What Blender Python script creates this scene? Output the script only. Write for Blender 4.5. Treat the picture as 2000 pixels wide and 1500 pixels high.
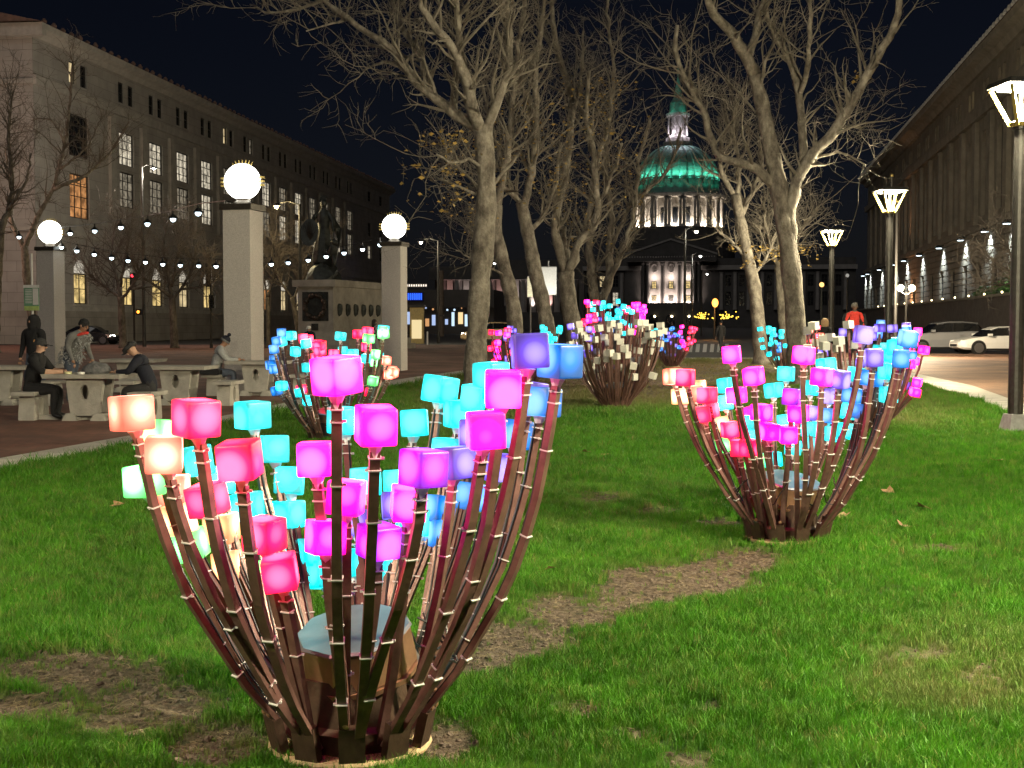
import bpy, bmesh, math, random
import numpy as np
from mathutils import Vector, Matrix, Euler
for o in list(bpy.data.objects): bpy.data.objects.remove(o)
R = math.radians
random.seed(7); RNG = np.random.default_rng(11)
SC = bpy.context.scene
COL = SC.collection
# ------------------------------------------------------------------ camera
F, CX, CY, HZ, CH = 2500.0, 1000.0, 750.0, 632.0, 1.6      # photo pixels
PITCH = math.atan((CY-HZ)/F)
cam = bpy.data.objects.new('camera', bpy.data.cameras.new('camera')); COL.objects.link(cam)
cam.data.sensor_width = 36; cam.data.lens = 45.0; cam.data.clip_end = 3000; cam.data.clip_start = .05
cam.location = (0, 0, CH); cam.rotation_euler = (R(90)-PITCH, 0, 0)
SC.camera = cam
# ------------------------------------------------------------------ sky, moon, exposure
W = bpy.data.worlds.new('World'); SC.world = W; W.use_nodes = True
nt = W.node_tree; bg = nt.nodes['Background']
sky = nt.nodes.new('ShaderNodeTexSky'); sky.sky_type = 'NISHITA'; sky.sun_disc = False
sky.sun_elevation = R(28); sky.sun_rotation = R(200); sky.altitude = 0
mx = nt.nodes.new('ShaderNodeMixRGB'); mx.blend_type = 'MULTIPLY'; mx.inputs[0].default_value = 1
mx.inputs[2].default_value = (.75, .68, .92, 1)
nt.links.new(sky.outputs[0], mx.inputs[1]); nt.links.new(mx.outputs[0], bg.inputs[0])
bg.inputs[1].default_value = 0.0014
moon = bpy.data.objects.new('moon_light', bpy.data.lights.new('moon_light', 'SUN')); COL.objects.link(moon)
moon.data.energy = 0.26; moon.data.angle = R(25); moon.data.color = (1, .95, .88)
moon.rotation_euler = (R(52), 0, R(-22))          # from behind the camera, to the left
SC.view_settings.view_transform = 'Standard'; SC.view_settings.look = 'None'
SC.view_settings.exposure = 0; SC.view_settings.gamma = 1; SC.view_settings.use_curve_mapping = False
SC.render.engine = 'CYCLES'
cy = SC.cycles
cy.use_denoising = True
try: cy.denoiser = 'OPENIMAGEDENOISE'
except Exception: pass
cy.use_adaptive_sampling = True; cy.adaptive_threshold = .03
cy.max_bounces = 4; cy.diffuse_bounces = 2; cy.glossy_bounces = 2; cy.transmission_bounces = 2
cy.sample_clamp_indirect = 4; cy.use_light_tree = True; cy.caustics_reflective = False; cy.caustics_refractive = False
# ------------------------------------------------------------------ pixel helpers
cp, sp = math.cos(PITCH), math.sin(PITCH)
def ray(u, v):
    x = (u-CX)/F; y = -(v-CY)/F
    return np.array([x, cp+y*sp, -sp+y*cp])
def G(u, v, z=0.0):
    d = ray(u, v); t = (z-CH)/d[2]
    return np.array([d[0]*t, d[1]*t, z])
def P(u, v, Y):
    d = ray(u, v); t = Y/d[1]
    return np.array([d[0]*t, Y, CH+d[2]*t])
def proj(p):
    p = np.asarray(p, float); x = p[..., 0]; y = p[..., 1]; z = p[..., 2]-CH
    dep = y*cp-z*sp; up = y*sp+z*cp
    return CX+F*x/dep, CY-F*up/dep
def gd(u, d): return np.array([(u-CX)/F*d, d, 0.0])        # ground point by column and distance
# ------------------------------------------------------------------ materials
MATS = {}
def nodes_of(m): m.use_nodes = True; return m.node_tree, m.node_tree.nodes['Principled BSDF']
def pm(name, col, rough=.6, metal=0., ns=8., na=.25, bump=0., bs=None, spec=.5):
    if name in MATS: return MATS[name]
    m = bpy.data.materials.new(name); t, b = nodes_of(m); n = t.nodes; L = t.links
    b.inputs['Roughness'].default_value = rough; b.inputs['Metallic'].default_value = metal
    b.inputs['Specular IOR Level'].default_value = spec
    tc = n.new('ShaderNodeTexCoord'); no = n.new('ShaderNodeTexNoise'); no.inputs['Scale'].default_value = ns
    no.inputs['Detail'].default_value = 5; no.inputs['Roughness'].default_value = .65
    L.new(tc.outputs['Object'], no.inputs['Vector'])
    r = n.new('ShaderNodeValToRGB'); c = np.array(col)
    r.color_ramp.elements[0].color = tuple(np.clip(c*(1-na), 0, 1))+(1,); r.color_ramp.elements[0].position = .3
    r.color_ramp.elements[1].color = tuple(np.clip(c*(1+na), 0, 1))+(1,); r.color_ramp.elements[1].position = .7
    L.new(no.outputs['Fac'], r.inputs[0]); L.new(r.outputs[0], b.inputs['Base Color'])
    if bump:
        no2 = n.new('ShaderNodeTexNoise'); no2.inputs['Scale'].default_value = bs or ns*3; no2.inputs['Detail'].default_value = 6
        L.new(tc.outputs['Object'], no2.inputs['Vector'])
        bp = n.new('ShaderNodeBump'); bp.inputs['Strength'].default_value = bump; bp.inputs['Distance'].default_value = .02
        L.new(no2.outputs['Fac'], bp.inputs['Height']); L.new(bp.outputs[0], b.inputs['Normal'])
    MATS[name] = m; return m
def em(name, col, s, base=.02):
    if name in MATS: return MATS[name]
    m = bpy.data.materials.new(name); t, b = nodes_of(m)
    b.inputs['Base Color'].default_value = (base, base, base, 1)
    b.inputs['Emission Color'].default_value = tuple(col)+(1,); b.inputs['Emission Strength'].default_value = s
    MATS[name] = m; return m
def pane_mat(name, col, s, sc=1.2):
    """lit room behind glass: brightness varies with blinds and furniture inside"""
    if name in MATS: return MATS[name]
    m = bpy.data.materials.new(name); t, b = nodes_of(m); n = t.nodes; L = t.links
    b.inputs['Base Color'].default_value = (.02, .02, .02, 1); b.inputs['Roughness'].default_value = .1
    tc = n.new('ShaderNodeTexCoord'); oi = n.new('ShaderNodeObjectInfo')
    ad = n.new('ShaderNodeVectorMath'); ad.operation = 'ADD'
    L.new(tc.outputs['Object'], ad.inputs[0]); L.new(oi.outputs['Location'], ad.inputs[1])
    no = n.new('ShaderNodeTexNoise'); no.inputs['Scale'].default_value = sc; no.inputs['Detail'].default_value = 3
    L.new(ad.outputs[0], no.inputs['Vector'])
    mr = n.new('ShaderNodeMapRange'); mr.inputs[1].default_value = .35; mr.inputs[2].default_value = .65
    mr.inputs[3].default_value = .35*s; mr.inputs[4].default_value = 1.35*s
    L.new(no.outputs['Fac'], mr.inputs[0])
    b.inputs['Emission Color'].default_value = tuple(col)+(1,); L.new(mr.outputs[0], b.inputs['Emission Strength'])
    MATS[name] = m; return m
def cube_mat(name, col, s, wh=.0):
    """frosted diffuser round a lamp: face centres are nearer the lamp than the corners"""
    m = bpy.data.materials.new(name); t, b = nodes_of(m); n = t.nodes; L = t.links
    b.inputs['Base Color'].default_value = tuple(.03+.15*np.array(col))+(1,); b.inputs['Roughness'].default_value = .45
    tc = n.new('ShaderNodeTexCoord'); oi = n.new('ShaderNodeObjectInfo')
    rv = n.new('ShaderNodeVectorMath'); rv.operation = 'SCALE'; rv.inputs[0].default_value = (.03, .02, -.03)
    sb = n.new('ShaderNodeMath'); sb.operation = 'SUBTRACT'; sb.inputs[1].default_value = .5
    L.new(oi.outputs['Random'], sb.inputs[0]); L.new(sb.outputs[0], rv.inputs['Scale'])
    ad = n.new('ShaderNodeVectorMath'); ad.operation = 'ADD'
    L.new(tc.outputs['Object'], ad.inputs[0]); L.new(rv.outputs[0], ad.inputs[1])
    ln = n.new('ShaderNodeVectorMath'); ln.operation = 'LENGTH'; L.new(ad.outputs[0], ln.inputs[0])
    mr = n.new('ShaderNodeMapRange'); mr.interpolation_type = 'SMOOTHSTEP'
    mr.inputs[1].default_value = .052; mr.inputs[2].default_value = .10
    mr.inputs[3].default_value = 1.0; mr.inputs[4].default_value = 0.0
    L.new(ln.outputs['Value'], mr.inputs[0])
    ra = n.new('ShaderNodeValToRGB'); c = np.array(col)
    e = ra.color_ramp.elements
    e[0].position = 0; e[0].color = tuple(c*.24*s)+(1,)
    e[1].position = 1; e[1].color = tuple((c+wh)*1.2*s)+(1,)
    k = e.new(.5); k.color = tuple(c*.75*s)+(1,)
    L.new(mr.outputs[0], ra.inputs[0]); L.new(ra.outputs[0], b.inputs['Emission Color'])
    b.inputs['Emission Strength'].default_value = 1.0
    return m
def brick_mat(name, c1, c2, cm, w, h, mortar=.012, rough=.7, bump=.5, rot=0, wall=False, noise=.3):
    m = bpy.data.materials.new(name); t, b = nodes_of(m); n = t.nodes; L = t.links
    tc = n.new('ShaderNodeTexCoord'); mp = n.new('ShaderNodeMapping'); mp.inputs['Rotation'].default_value = (0, 0, rot)
    if wall:
        sx = n.new('ShaderNodeSeparateXYZ'); cb = n.new('ShaderNodeCombineXYZ'); a2 = n.new('ShaderNodeMath'); a2.operation = 'ADD'
        L.new(tc.outputs['Object'], sx.inputs[0]); L.new(sx.outputs[0], a2.inputs[0]); L.new(sx.outputs[1], a2.inputs[1])
        L.new(a2.outputs[0], cb.inputs[0]); L.new(sx.outputs[2], cb.inputs[1]); L.new(cb.outputs[0], mp.inputs[0])
    else: L.new(tc.outputs['Object'], mp.inputs[0])
    br = n.new('ShaderNodeTexBrick'); br.inputs['Color1'].default_value = c1+(1,); br.inputs['Color2'].default_value = c2+(1,)
    br.inputs['Mortar'].default_value = cm+(1,); br.inputs['Scale'].default_value = 1
    br.inputs['Brick Width'].default_value = w; br.inputs['Row Height'].default_value = h; br.inputs['Mortar Size'].default_value = mortar
    br.inputs['Mortar Smooth'].default_value = .3
    L.new(mp.outputs[0], br.inputs[0])
    no = n.new('ShaderNodeTexNoise'); no.inputs['Scale'].default_value = .6; no.inputs['Detail'].default_value = 8
    L.new(tc.outputs['Object'], no.inputs[0])
    hm = n.new('ShaderNodeMapRange'); hm.inputs[1].default_value = .3; hm.inputs[2].default_value = .7; hm.inputs[3].default_value = 1-noise; hm.inputs[4].default_value = 1+noise
    L.new(no.outputs['Fac'], hm.inputs[0])
    mu = n.new('ShaderNodeVectorMath'); mu.operation = 'SCALE'; L.new(br.outputs['Color'], mu.inputs[0]); L.new(hm.outputs[0], mu.inputs['Scale'])
    L.new(mu.outputs[0], b.inputs['Base Color'])
    b.inputs['Roughness'].default_value = rough
    bp = n.new('ShaderNodeBump'); bp.inputs['Strength'].default_value = bump; bp.inputs['Distance'].default_value = .01; bp.invert = True
    L.new(br.outputs['Fac'], bp.inputs['Height']); L.new(bp.outputs[0], b.inputs['Normal'])
    MATS[name] = m; return m
# ------------------------------------------------------------------ mesh builder
class MB:
    def __init__(s): s.v = []; s.f = []; s.n = 0
    def add(s, v, f):
        v = [tuple(float(c) for c in p) for p in v]
        s.v += v; s.f += [tuple(i+s.n for i in q) for q in f]; s.n += len(v); return s
    def box(s, x0, x1, y0, y1, z0, z1, M=None):
        v = [(x, y, z) for z in (z0, z1) for y in (y0, y1) for x in (x0, x1)]
        if M is not None: v = [tuple(M @ Vector(p)) for p in v]
        return s.add(v, [(0, 2, 3, 1), (4, 5, 7, 6), (0, 1, 5, 4), (2, 6, 7, 3), (0, 4, 6, 2), (1, 3, 7, 5)])
    def taper(s, c, z0, z1, a0, b0, a1, b1, M=None):
        v = [(c[0]+sx*a, c[1]+sy*b, z) for z, a, b in ((z0, a0, b0), (z1, a1, b1)) for sy in (-1, 1) for sx in (-1, 1)]
        if M is not None: v = [tuple(M @ Vector(p)) for p in v]
        return s.add(v, [(0, 2, 3, 1), (4, 5, 7, 6), (0, 1, 5, 4), (2, 6, 7, 3), (0, 4, 6, 2), (1, 3, 7, 5)])
    def lathe(s, prof, n=16, c=(0, 0), z=0, sx=1, sy=1, M=None):
        v = []; f = []
        for r, h in prof:
            for k in range(n):
                a = 2*math.pi*k/n; v.append((c[0]+sx*r*math.cos(a), c[1]+sy*r*math.sin(a), z+h))
        for i in range(len(prof)-1):
            for k in range(n):
                f.append((i*n+k, i*n+(k+1) % n, (i+1)*n+(k+1) % n, (i+1)*n+k))
        f.append(tuple(range(n))[::-1]); m = (len(prof)-1)*n; f.append(tuple(range(m, m+n)))
        if M is not None: v = [tuple(M @ Vector(p)) for p in v]
        return s.add(v, f)
    def sphere(s, c, r, n=12, m=8, sz=1., M=None):
        pr = [(r*math.sin(math.pi*i/m)+1e-4, -r*sz*math.cos(math.pi*i/m)) for i in range(m+1)]
        return s.lathe(pr, n, (c[0], c[1]), c[2], M=M)
    def prism(s, pts, y0, y1, M=None):        # polygon in xz extruded along y
        k = len(pts); v = [(p[0], y0, p[1]) for p in pts]+[(p[0], y1, p[1]) for p in pts]
        f = [tuple(range(k)), tuple(range(2*k-1, k-1, -1))]+[(i, i+k, (i+1) % k+k, (i+1) % k) for i in range(k)]
        if M is not None: v = [tuple(M @ Vector(p)) for p in v]
        return s.add(v, f)
    def tube(s, pts, rad, n=6, rad2=None, side=None):
        v, f = batch_tubes(np.array([pts], float), np.array([rad if hasattr(rad, '__len__') else [rad]*len(pts)], float), n, rad2, side)
        return s.add(v, f)
    def batch(s, v, f): s.v += [tuple(p) for p in v.tolist()]; s.f += [tuple(i+s.n for i in q) for q in f]; s.n += len(v); return s
    def mesh(s, name, mat=None, smooth=False):
        me = bpy.data.meshes.new(name); me.from_pydata(s.v, [], s.f); me.update()
        if mat: me.materials.append(mat)
        if smooth: me.polygons.foreach_set('use_smooth', [True]*len(me.polygons))
        return me
    def obj(s, name, mat=None, parent=None, smooth=False):
        return link(name, s.mesh(name, mat, smooth), parent)
def link(name, data, parent=None):
    o = bpy.data.objects.new(name, data); COL.objects.link(o)
    if parent: o.parent = parent
    return o
def batch_tubes(P_, Rd, n=3, rad2=None, side=None):
    """P_ [N,K,3], Rd [N,K] -> verts, faces of N open tubes with end caps"""
    N, K, _ = P_.shape
    T = np.gradient(P_, axis=1); T /= np.linalg.norm(T, axis=2, keepdims=True)+1e-9
    if side is None:
        ref = np.where(np.abs(T[:, :1, 2:3]) > .9, np.array([[[1., 0, 0]]]), np.array([[[0, 0, 1.]]]))
    else: ref = np.array(side, float).reshape(1, 1, 3)
    A = np.cross(T, np.broadcast_to(ref, T.shape)); A /= np.linalg.norm(A, axis=2, keepdims=True)+1e-9
    B = np.cross(T, A)
    an = 2*np.pi*(np.arange(n)+.5)/n; ca, sa = np.cos(an), np.sin(an)
    r2 = Rd if rad2 is None else np.broadcast_to(np.array(rad2, float), Rd.shape)
    V = P_[:, :, None, :]+Rd[:, :, None, None]*ca[None, None, :, None]*A[:, :, None, :]+r2[:, :, None, None]*sa[None, None, :, None]*B[:, :, None, :]
    f = []
    base = []
    for j in range(K-1):
        for k in range(n): base.append((j*n+k, j*n+(k+1) % n, (j+1)*n+(k+1) % n, (j+1)*n+k))
    c0 = tuple(range(n))[::-1]; c1 = tuple(range((K-1)*n, K*n))
    for i in range(N):
        o = i*K*n
        f += [tuple(a+o for a in q) for q in base]
        f.append(tuple(a+o for a in c0)); f.append(tuple(a+o for a in c1))
    return V.reshape(-1, 3), f
def tag(o, label=None, cat=None, group=None, kind=None):
    if label: o['label'] = label
    if cat: o['category'] = cat
    if group: o['group'] = group
    if kind: o['kind'] = kind
    return o
def thing(name, label, cat, loc=(0, 0, 0), rz=0, group=None):
    o = link(name, None); o.location = loc; o.rotation_euler = (0, 0, rz); o.empty_display_size = .3
    return tag(o, label, cat, group)
def struct(o): o['kind'] = 'structure'; return o
def copy_tree(o, parent=None):
    c = o.copy(); COL.objects.link(c); c.parent = parent
    for ch in list(o.children): copy_tree(ch, c)
    return c
def light(name, kind, loc, energy, col, parent=None, radius=.1, aim=None, spot=None, blend=.6):
    l = bpy.data.lights.new(name, kind); l.energy = energy; l.color = col
    if kind in ('POINT', 'SPOT'): l.shadow_soft_size = radius
    if kind == 'SPOT': l.spot_size = R(spot or 90); l.spot_blend = blend
    o = link(name, l, parent); o.location = loc
    if aim is not None:
        o.rotation_euler = Vector(aim).to_track_quat('-Z', 'Y').to_euler()
    return o
STREET = math.atan(.1284)             # street runs this much to the right of the camera heading
# ------------------------------------------------------------------ shared materials
M_conc = pm('concrete', (.42, .40, .36), .85, 0, 3, .25, .4, 40)
M_kerb = pm('kerb_concrete', (.46, .44, .40), .85, 0, 2.5, .3, .5, 60)
M_gran = pm('granite', (.48, .45, .43), .6, 0, 60, .3, .15, 120)
M_bronze = pm('dark_bronze', (.06, .05, .04), .45, .6, 9, .4, .2)
M_statue = pm('statue_bronze', (.05, .055, .05), .5, .5, 4, .5, .4, 14)
M_pole = pm('dark_pole', (.05, .048, .045), .45, .6, 12, .3)
M_steel = pm('galvanised', (.4, .4, .4), .45, .7, 10, .25)
M_black = pm('black_plastic', (.012, .012, .013), .4, 0, 20, .2)
M_white = pm('white_paint', (.75, .75, .72), .5, 0, 8, .08)
M_stem = pm('stem_brown', (.175, .095, .08), .36, .35, 14, .3, .08, 90)
M_stemd = pm('socket_brown', (.075, .045, .03), .5, .4, 10, .4, .15, 50)
M_lid = pm('lid_aluminium', (.22, .24, .27), .32, .6, 6, .2)
M_lids = pm('copper_panel', (.42, .24, .15), .38, .75, 7, .3)
M_ply = pm('plywood', (.46, .33, .19), .75, 0, 5, .35, .2, 50)
M_tie = pm('cable_tie_nylon', (.6, .59, .57), .5, 0, 10, .05)
M_cable = pm('cable_black', (.012, .012, .012), .5, 0, 10, .1)
M_stone = brick_mat('pale_stone_wall', (.36, .34, .31), (.40, .38, .35), (.24, .23, .21), 1.6, .8, .02, .8, .6, wall=True, noise=.15)
M_stone2 = brick_mat('grey_stone_wall', (.30, .28, .24), (.34, .31, .27), (.2, .19, .17), 1.8, .7, .02, .8, .6, wall=True, noise=.2)
M_trim = pm('stone_trim', (.42, .40, .36), .8, 0, 1.5, .2, .3, 10)
M_roof = pm('clay_roof', (.16, .10, .08), .8, 0, 2, .4, .4, 8)
M_frame = pm('window_frame', (.045, .042, .04), .5, .3, 9, .2)
M_dark = pm('dark_glass', (.012, .014, .018), .12, 0, 3, .3)
P_warm = pane_mat('pane_warm', (1, .78, .42), .62)
P_cream = pane_mat('pane_cream', (1, .88, .66), .62, 2.2)
P_dim = pane_mat('pane_dim', (1, .86, .62), .22, 2.2)
P_orange = pane_mat('pane_orange', (1, .45, .16), .5, 1.4)
P_gold = pane_mat('pane_gold', (1, .72, .28), .8)
E_lamp = em('lamp_white', (1, .97, .85), 8)
E_lampw = em('lamp_warm', (1, .82, .45), 8)
E_cool = em('lamp_cool', (.75, .93, 1), 7)
M_brick = brick_mat('red_brick_paving', (.22, .095, .07), (.16, .075, .055), (.10, .075, .06), .22, .11, .008, .85, .5, rot=R(35), noise=.45)
M_brick2 = brick_mat('tan_brick_paving', (.26, .14, .085), (.20, .11, .07), (.12, .08, .06), .22, .11, .008, .7, .5, rot=R(15), noise=.35)
# ------------------------------------------------------------------ ground
def sheet(name, poly, z, mat, thick=None):
    b = MB(); n = len(poly)
    if thick:
        b.add([(p[0], p[1], z) for p in poly]+[(p[0], p[1], z-thick) for p in poly],
              [tuple(range(n))]+[(i, i+n, (i+1) % n+n, (i+1) % n) for i in range(n)])
    else: b.add([(p[0], p[1], z) for p in poly], [tuple(range(n))])
    return struct(b.obj(name, mat))
M_asph = pm('asphalt', (.045, .045, .048), .75, 0, .8, .35, .4, 60)
sheet('ground', [(-900, -60), (900, -60), (900, 1500), (-900, 1500)], -.03, M_asph)
LI = [G(*p) for p in [(0, 930), (250, 880), (550, 812), (700, 776), (800, 757), (900, 740), (1000, 722)]]
LO = [G(*p) for p in [(0, 903), (250, 858), (550, 793), (700, 757), (800, 741), (900, 727), (1000, 711)]]
RI = [G(*p) for p in [(1985, 815), (1900, 782), (1800, 752), (1700, 728), (1600, 712)]]
RO = [G(*p) for p in [(1985, 788), (1900, 757), (1800, 735), (1700, 718), (1600, 705)]]
def ext(a, y):  # extend first segment back to y
    d = a[1]-a[0]; t = (y-a[0][1])/d[1]; return a[0]+d*t
LI = [ext(LI, -12)]+LI; LO = [ext(LO, -12)]+LO
RI = [ext(RI, -12)]+RI; RO = [ext(RO, -12)]+RO
YB = 56.5
def extf(a, y):
    d = a[-1]-a[-2]; t = (y-a[-1][1])/d[1]; return a[-1]+d*t
LI.append(extf(LI, YB)); LO.append(extf(LO, YB+.6)); RI.append(extf(RI, YB)); RO.append(extf(RO, YB+.6))
LI, LO, RI, RO = map(np.array, (LI, LO, RI, RO))
far = np.array([math.sin(STREET), math.cos(STREET), 0])
sheet('brick_plaza', [tuple(p[:2]) for p in LO]+[(8, 97), (-38, 97), (-60, 50), (-60, -12)], 0.0, M_brick)
sheet('brick_walk', [tuple(p[:2]) for p in RO[::-1]]+[(RO[0][0]+30, -12), (RO[0][0]+38, 50), (34, 62.5), (14, 73)], 0.0, M_brick2)
def ribbon(name, A, B, z, mat, th):
    b = MB(); n = len(A); up = lambda p: (p[0], p[1], z); dn = lambda p: (p[0], p[1], z-th)
    b.add([up(p) for p in A]+[up(p) for p in B]+[dn(p) for p in A]+[dn(p) for p in B],
          [(i, i+1, n+i+1, n+i) for i in range(n-1)]+[(i, i+1, 2*n+i+1, 2*n+i) for i in range(n-1)]+[(n+i, n+i+1, 3*n+i+1, 3*n+i) for i in range(n-1)])
    return struct(b.obj(name, mat))
ribbon('kerb_left', LI, LO, .05, M_kerb, .12)
ribbon('kerb_right', RI, RO, .05, M_kerb, .12)
sheet('kerb_back', [(LI[-1][0], YB), (RI[-1][0], YB), (RO[-1][0], YB+.6), (LO[-1][0], YB+.6)], .08, M_kerb, .12)
# crossing road markings beyond the lawn
M_paint = pm('road_paint', (.55, .55, .52), .7, 0, 6, .3)
for k in range(7):
    a = gd(1330+k*14, 73); b2 = gd(1332+k*14, 103)
    sheet('crosswalk_stripe', [(a[0], 73), (a[0]+.22, 73), (b2[0]+.3, 103), (b2[0], 103)], -.026, M_paint)
# lawn
BLOBS = [  # pixel ellipse, strength of wear : where the photograph shows bare soil
 (1330, 1135, 170, 45, 1.), (1130, 1195, 150, 45, 1.), (1010, 1255, 130, 50, 1.), (1450, 1095, 90, 34, 1.), (1230, 1165, 110, 42, 1.), (920, 1300, 110, 40, 1.), (1400, 1110, 90, 34, 1.),
 (130, 1320, 230, 45, 1.), (300, 1380, 200, 55, 1.), (60, 1395, 190, 40, .9), (430, 1460, 130, 60, 1.), (240, 1430, 120, 35, .9),
 (860, 1460, 70, 50, .9), (1340, 1490, 70, 28, .9), (1390, 1383, 40, 14, .8), (1230, 1435, 60, 14, .7), (1130, 1390, 60, 25, .6),
 (1180, 980, 70, 14, .7), (1280, 1005, 70, 14, .8), (1410, 1028, 70, 14, .9), (1320, 1040, 50, 8, .4),
 (1780, 1290, 100, 30, .55), (1930, 1330, 90, 55, .6), (1900, 1385, 40, 20, .5), (1960, 1290, 50, 30, .5), (1850, 1078, 120, 12, .7),
 (1245, 745, 210, 32, .9), (1420, 722, 180, 18, .85), (1060, 760, 120, 26, .75), (1330, 780, 130, 14, .55), (880, 800, 60, 30, .5),
 (1780, 828, 60, 8, .6), (1800, 770, 40, 7, .5), (1150, 855, 50, 8, .5), (940, 770, 70, 22, .7), (640, 900, 60, 22, .4),
 (660, 1440, 220, 60, .55), (1555, 1058, 120, 20, .5), (240, 985, 60, 12, .4), (100, 1065, 30, 8, .4), (570, 960, 60, 10, .4)]
DRY = [(1245, 745, 330, 60, 1.), (1420, 722, 300, 40, 1.), (1060, 760, 200, 50, .9), (1870, 1320, 230, 110, .55), (1780, 800, 120, 40, .4), (940, 790, 160, 60, .6)]
_pn = [(RNG.uniform(.5, 1.6), RNG.uniform(0, 6.28, 2), RNG.uniform(0, 6.28)) for _ in range(10)]
def noise2(x, y, f=1.):
    s = 0
    for i, (k, a, ph) in enumerate(_pn):
        w = f*k*(1+i*.55); s = s+np.sin(w*(x*math.cos(a[0])+y*math.sin(a[0]))+ph+1.7*np.sin(w*.6*(x*math.sin(a[1])+y*math.cos(a[1]))))/(1+i*.35)
    return s/4.2
def blobmask(x, y, B):
    u, v = proj(np.stack([x, np.maximum(y, .5), np.zeros_like(x)], -1))
    m = np.zeros_like(x)
    for (bu, bv, ru, rv, s) in B:
        q = ((u-bu)/ru)**2+((v-bv)/rv)**2
        m = np.maximum(m, s*np.clip(1.35-q*.9, 0, 1.15))
    return np.where(y > 3, m, 0)
def wear(x, y):
    m = blobmask(x, y, BLOBS)
    n = noise2(x, y, 3.1)*.38+noise2(x+9, y-4, 9.)*.28
    n = n+noise2(x-5, y+7, 21.)*.22+noise2(x+2, y-3, 47.)*.14
    return np.clip((m+n*np.where(m > .05, 1, .5)-.36)*1.35, 0, 1)
def dry(x, y): return np.clip(blobmask(x, y, DRY)+.35*noise2(x, y, 1.3), 0, 1)
def lx(y): return np.interp(y, LI[:, 1], LI[:, 0])
def rx(y): return np.interp(y, RI[:, 1], RI[:, 0])
def hgt(x, y):
    return .02+.030*noise2(x, y, 1.1)+.016*noise2(x, y, 3.7)+.010*noise2(x, y, 9.)-.016*wear(x, y)+wear(x, y)*.013*noise2(x+3, y, 17.)
ys = np.concatenate([np.linspace(-12, 3.9, 14), 4*np.exp(np.linspace(0, math.log(YB/4), 330))])
ts = np.linspace(0, 1, 260)
YY, TT = np.meshgrid(ys, ts, indexing='ij'); XX = lx(YY)+(rx(YY)-lx(YY))*TT
ZZ = hgt(XX, YY)
edge = np.minimum(TT, 1-TT)*(rx(YY)-lx(YY)); ZZ = np.where(edge < .15, np.maximum(ZZ, .02), ZZ)
nr, nc = YY.shape
vv = np.stack([XX, YY, ZZ], -1).reshape(-1, 3)
idx = np.arange(nr*nc).reshape(nr, nc)
ff = np.stack([idx[:-1, :-1], idx[:-1, 1:], idx[1:, 1:], idx[1:, :-1]], -1).reshape(-1, 4)
me = bpy.data.meshes.new('lawn'); me.from_pydata(vv.tolist(), [], ff.tolist()); me.update()
at = me.attributes.new('wear', 'FLOAT', 'POINT'); at.data.foreach_set('value', wear(vv[:, 0], vv[:, 1]).astype(np.float32))
at = me.attributes.new('dry', 'FLOAT', 'POINT'); at.data.foreach_set('value', dry(vv[:, 0], vv[:, 1]).astype(np.float32))
me.polygons.foreach_set('use_smooth', [True]*len(me.polygons))
def lawn_mat():
    m = bpy.data.materials.new('lawn_soil'); t, b = nodes_of(m); n = t.nodes; L = t.links
    tc = n.new('ShaderNodeTexCoord')
    def noise(s, d=6):
        q = n.new('ShaderNodeTexNoise'); q.inputs['Scale'].default_value = s; q.inputs['Detail'].default_value = d; q.inputs['Roughness'].default_value = .7
        L.new(tc.outputs['Object'], q.inputs[0]); return q
    def ramp(q, a, b_):
        r = n.new('ShaderNodeValToRGB'); r.color_ramp.elements[0].color = a+(1,); r.color_ramp.elements[1].color = b_+(1,)
        r.color_ramp.elements[0].position = .35; r.color_ramp.elements[1].position = .68
        L.new(q.outputs['Fac'], r.inputs[0]); return r
    soil = ramp(noise(26), (.045, .035, .027), (.21, .165, .12))
    gr = ramp(noise(30), (.016, .040, .008), (.05, .11, .02))
    dr = ramp(noise(18), (.07, .075, .025), (.23, .20, .09))
    def mix(a, b_, att):
        x = n.new('ShaderNodeMixRGB'); q = n.new('ShaderNodeAttribute'); q.attribute_name = att
        L.new(q.outputs['Fac'], x.inputs[0]); L.new(a.outputs[0], x.inputs[1]); L.new(b_.outputs[0], x.inputs[2]); return x
    c = mix(mix(gr, dr, 'dry'), soil, 'wear')
    L.new(c.outputs[0], b.inputs['Base Color']); b.inputs['Roughness'].default_value = .95; b.inputs['Specular IOR Level'].default_value = .15
    q = noise(70, 8); bp = n.new('ShaderNodeBump'); bp.inputs['Strength'].default_value = .9; bp.inputs['Distance'].default_value = .02
    L.new(q.outputs['Fac'], bp.inputs['Height']); L.new(bp.outputs[0], b.inputs['Normal'])
    return m
me.materials.append(lawn_mat()); lawn = struct(link('lawn', me))
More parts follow.
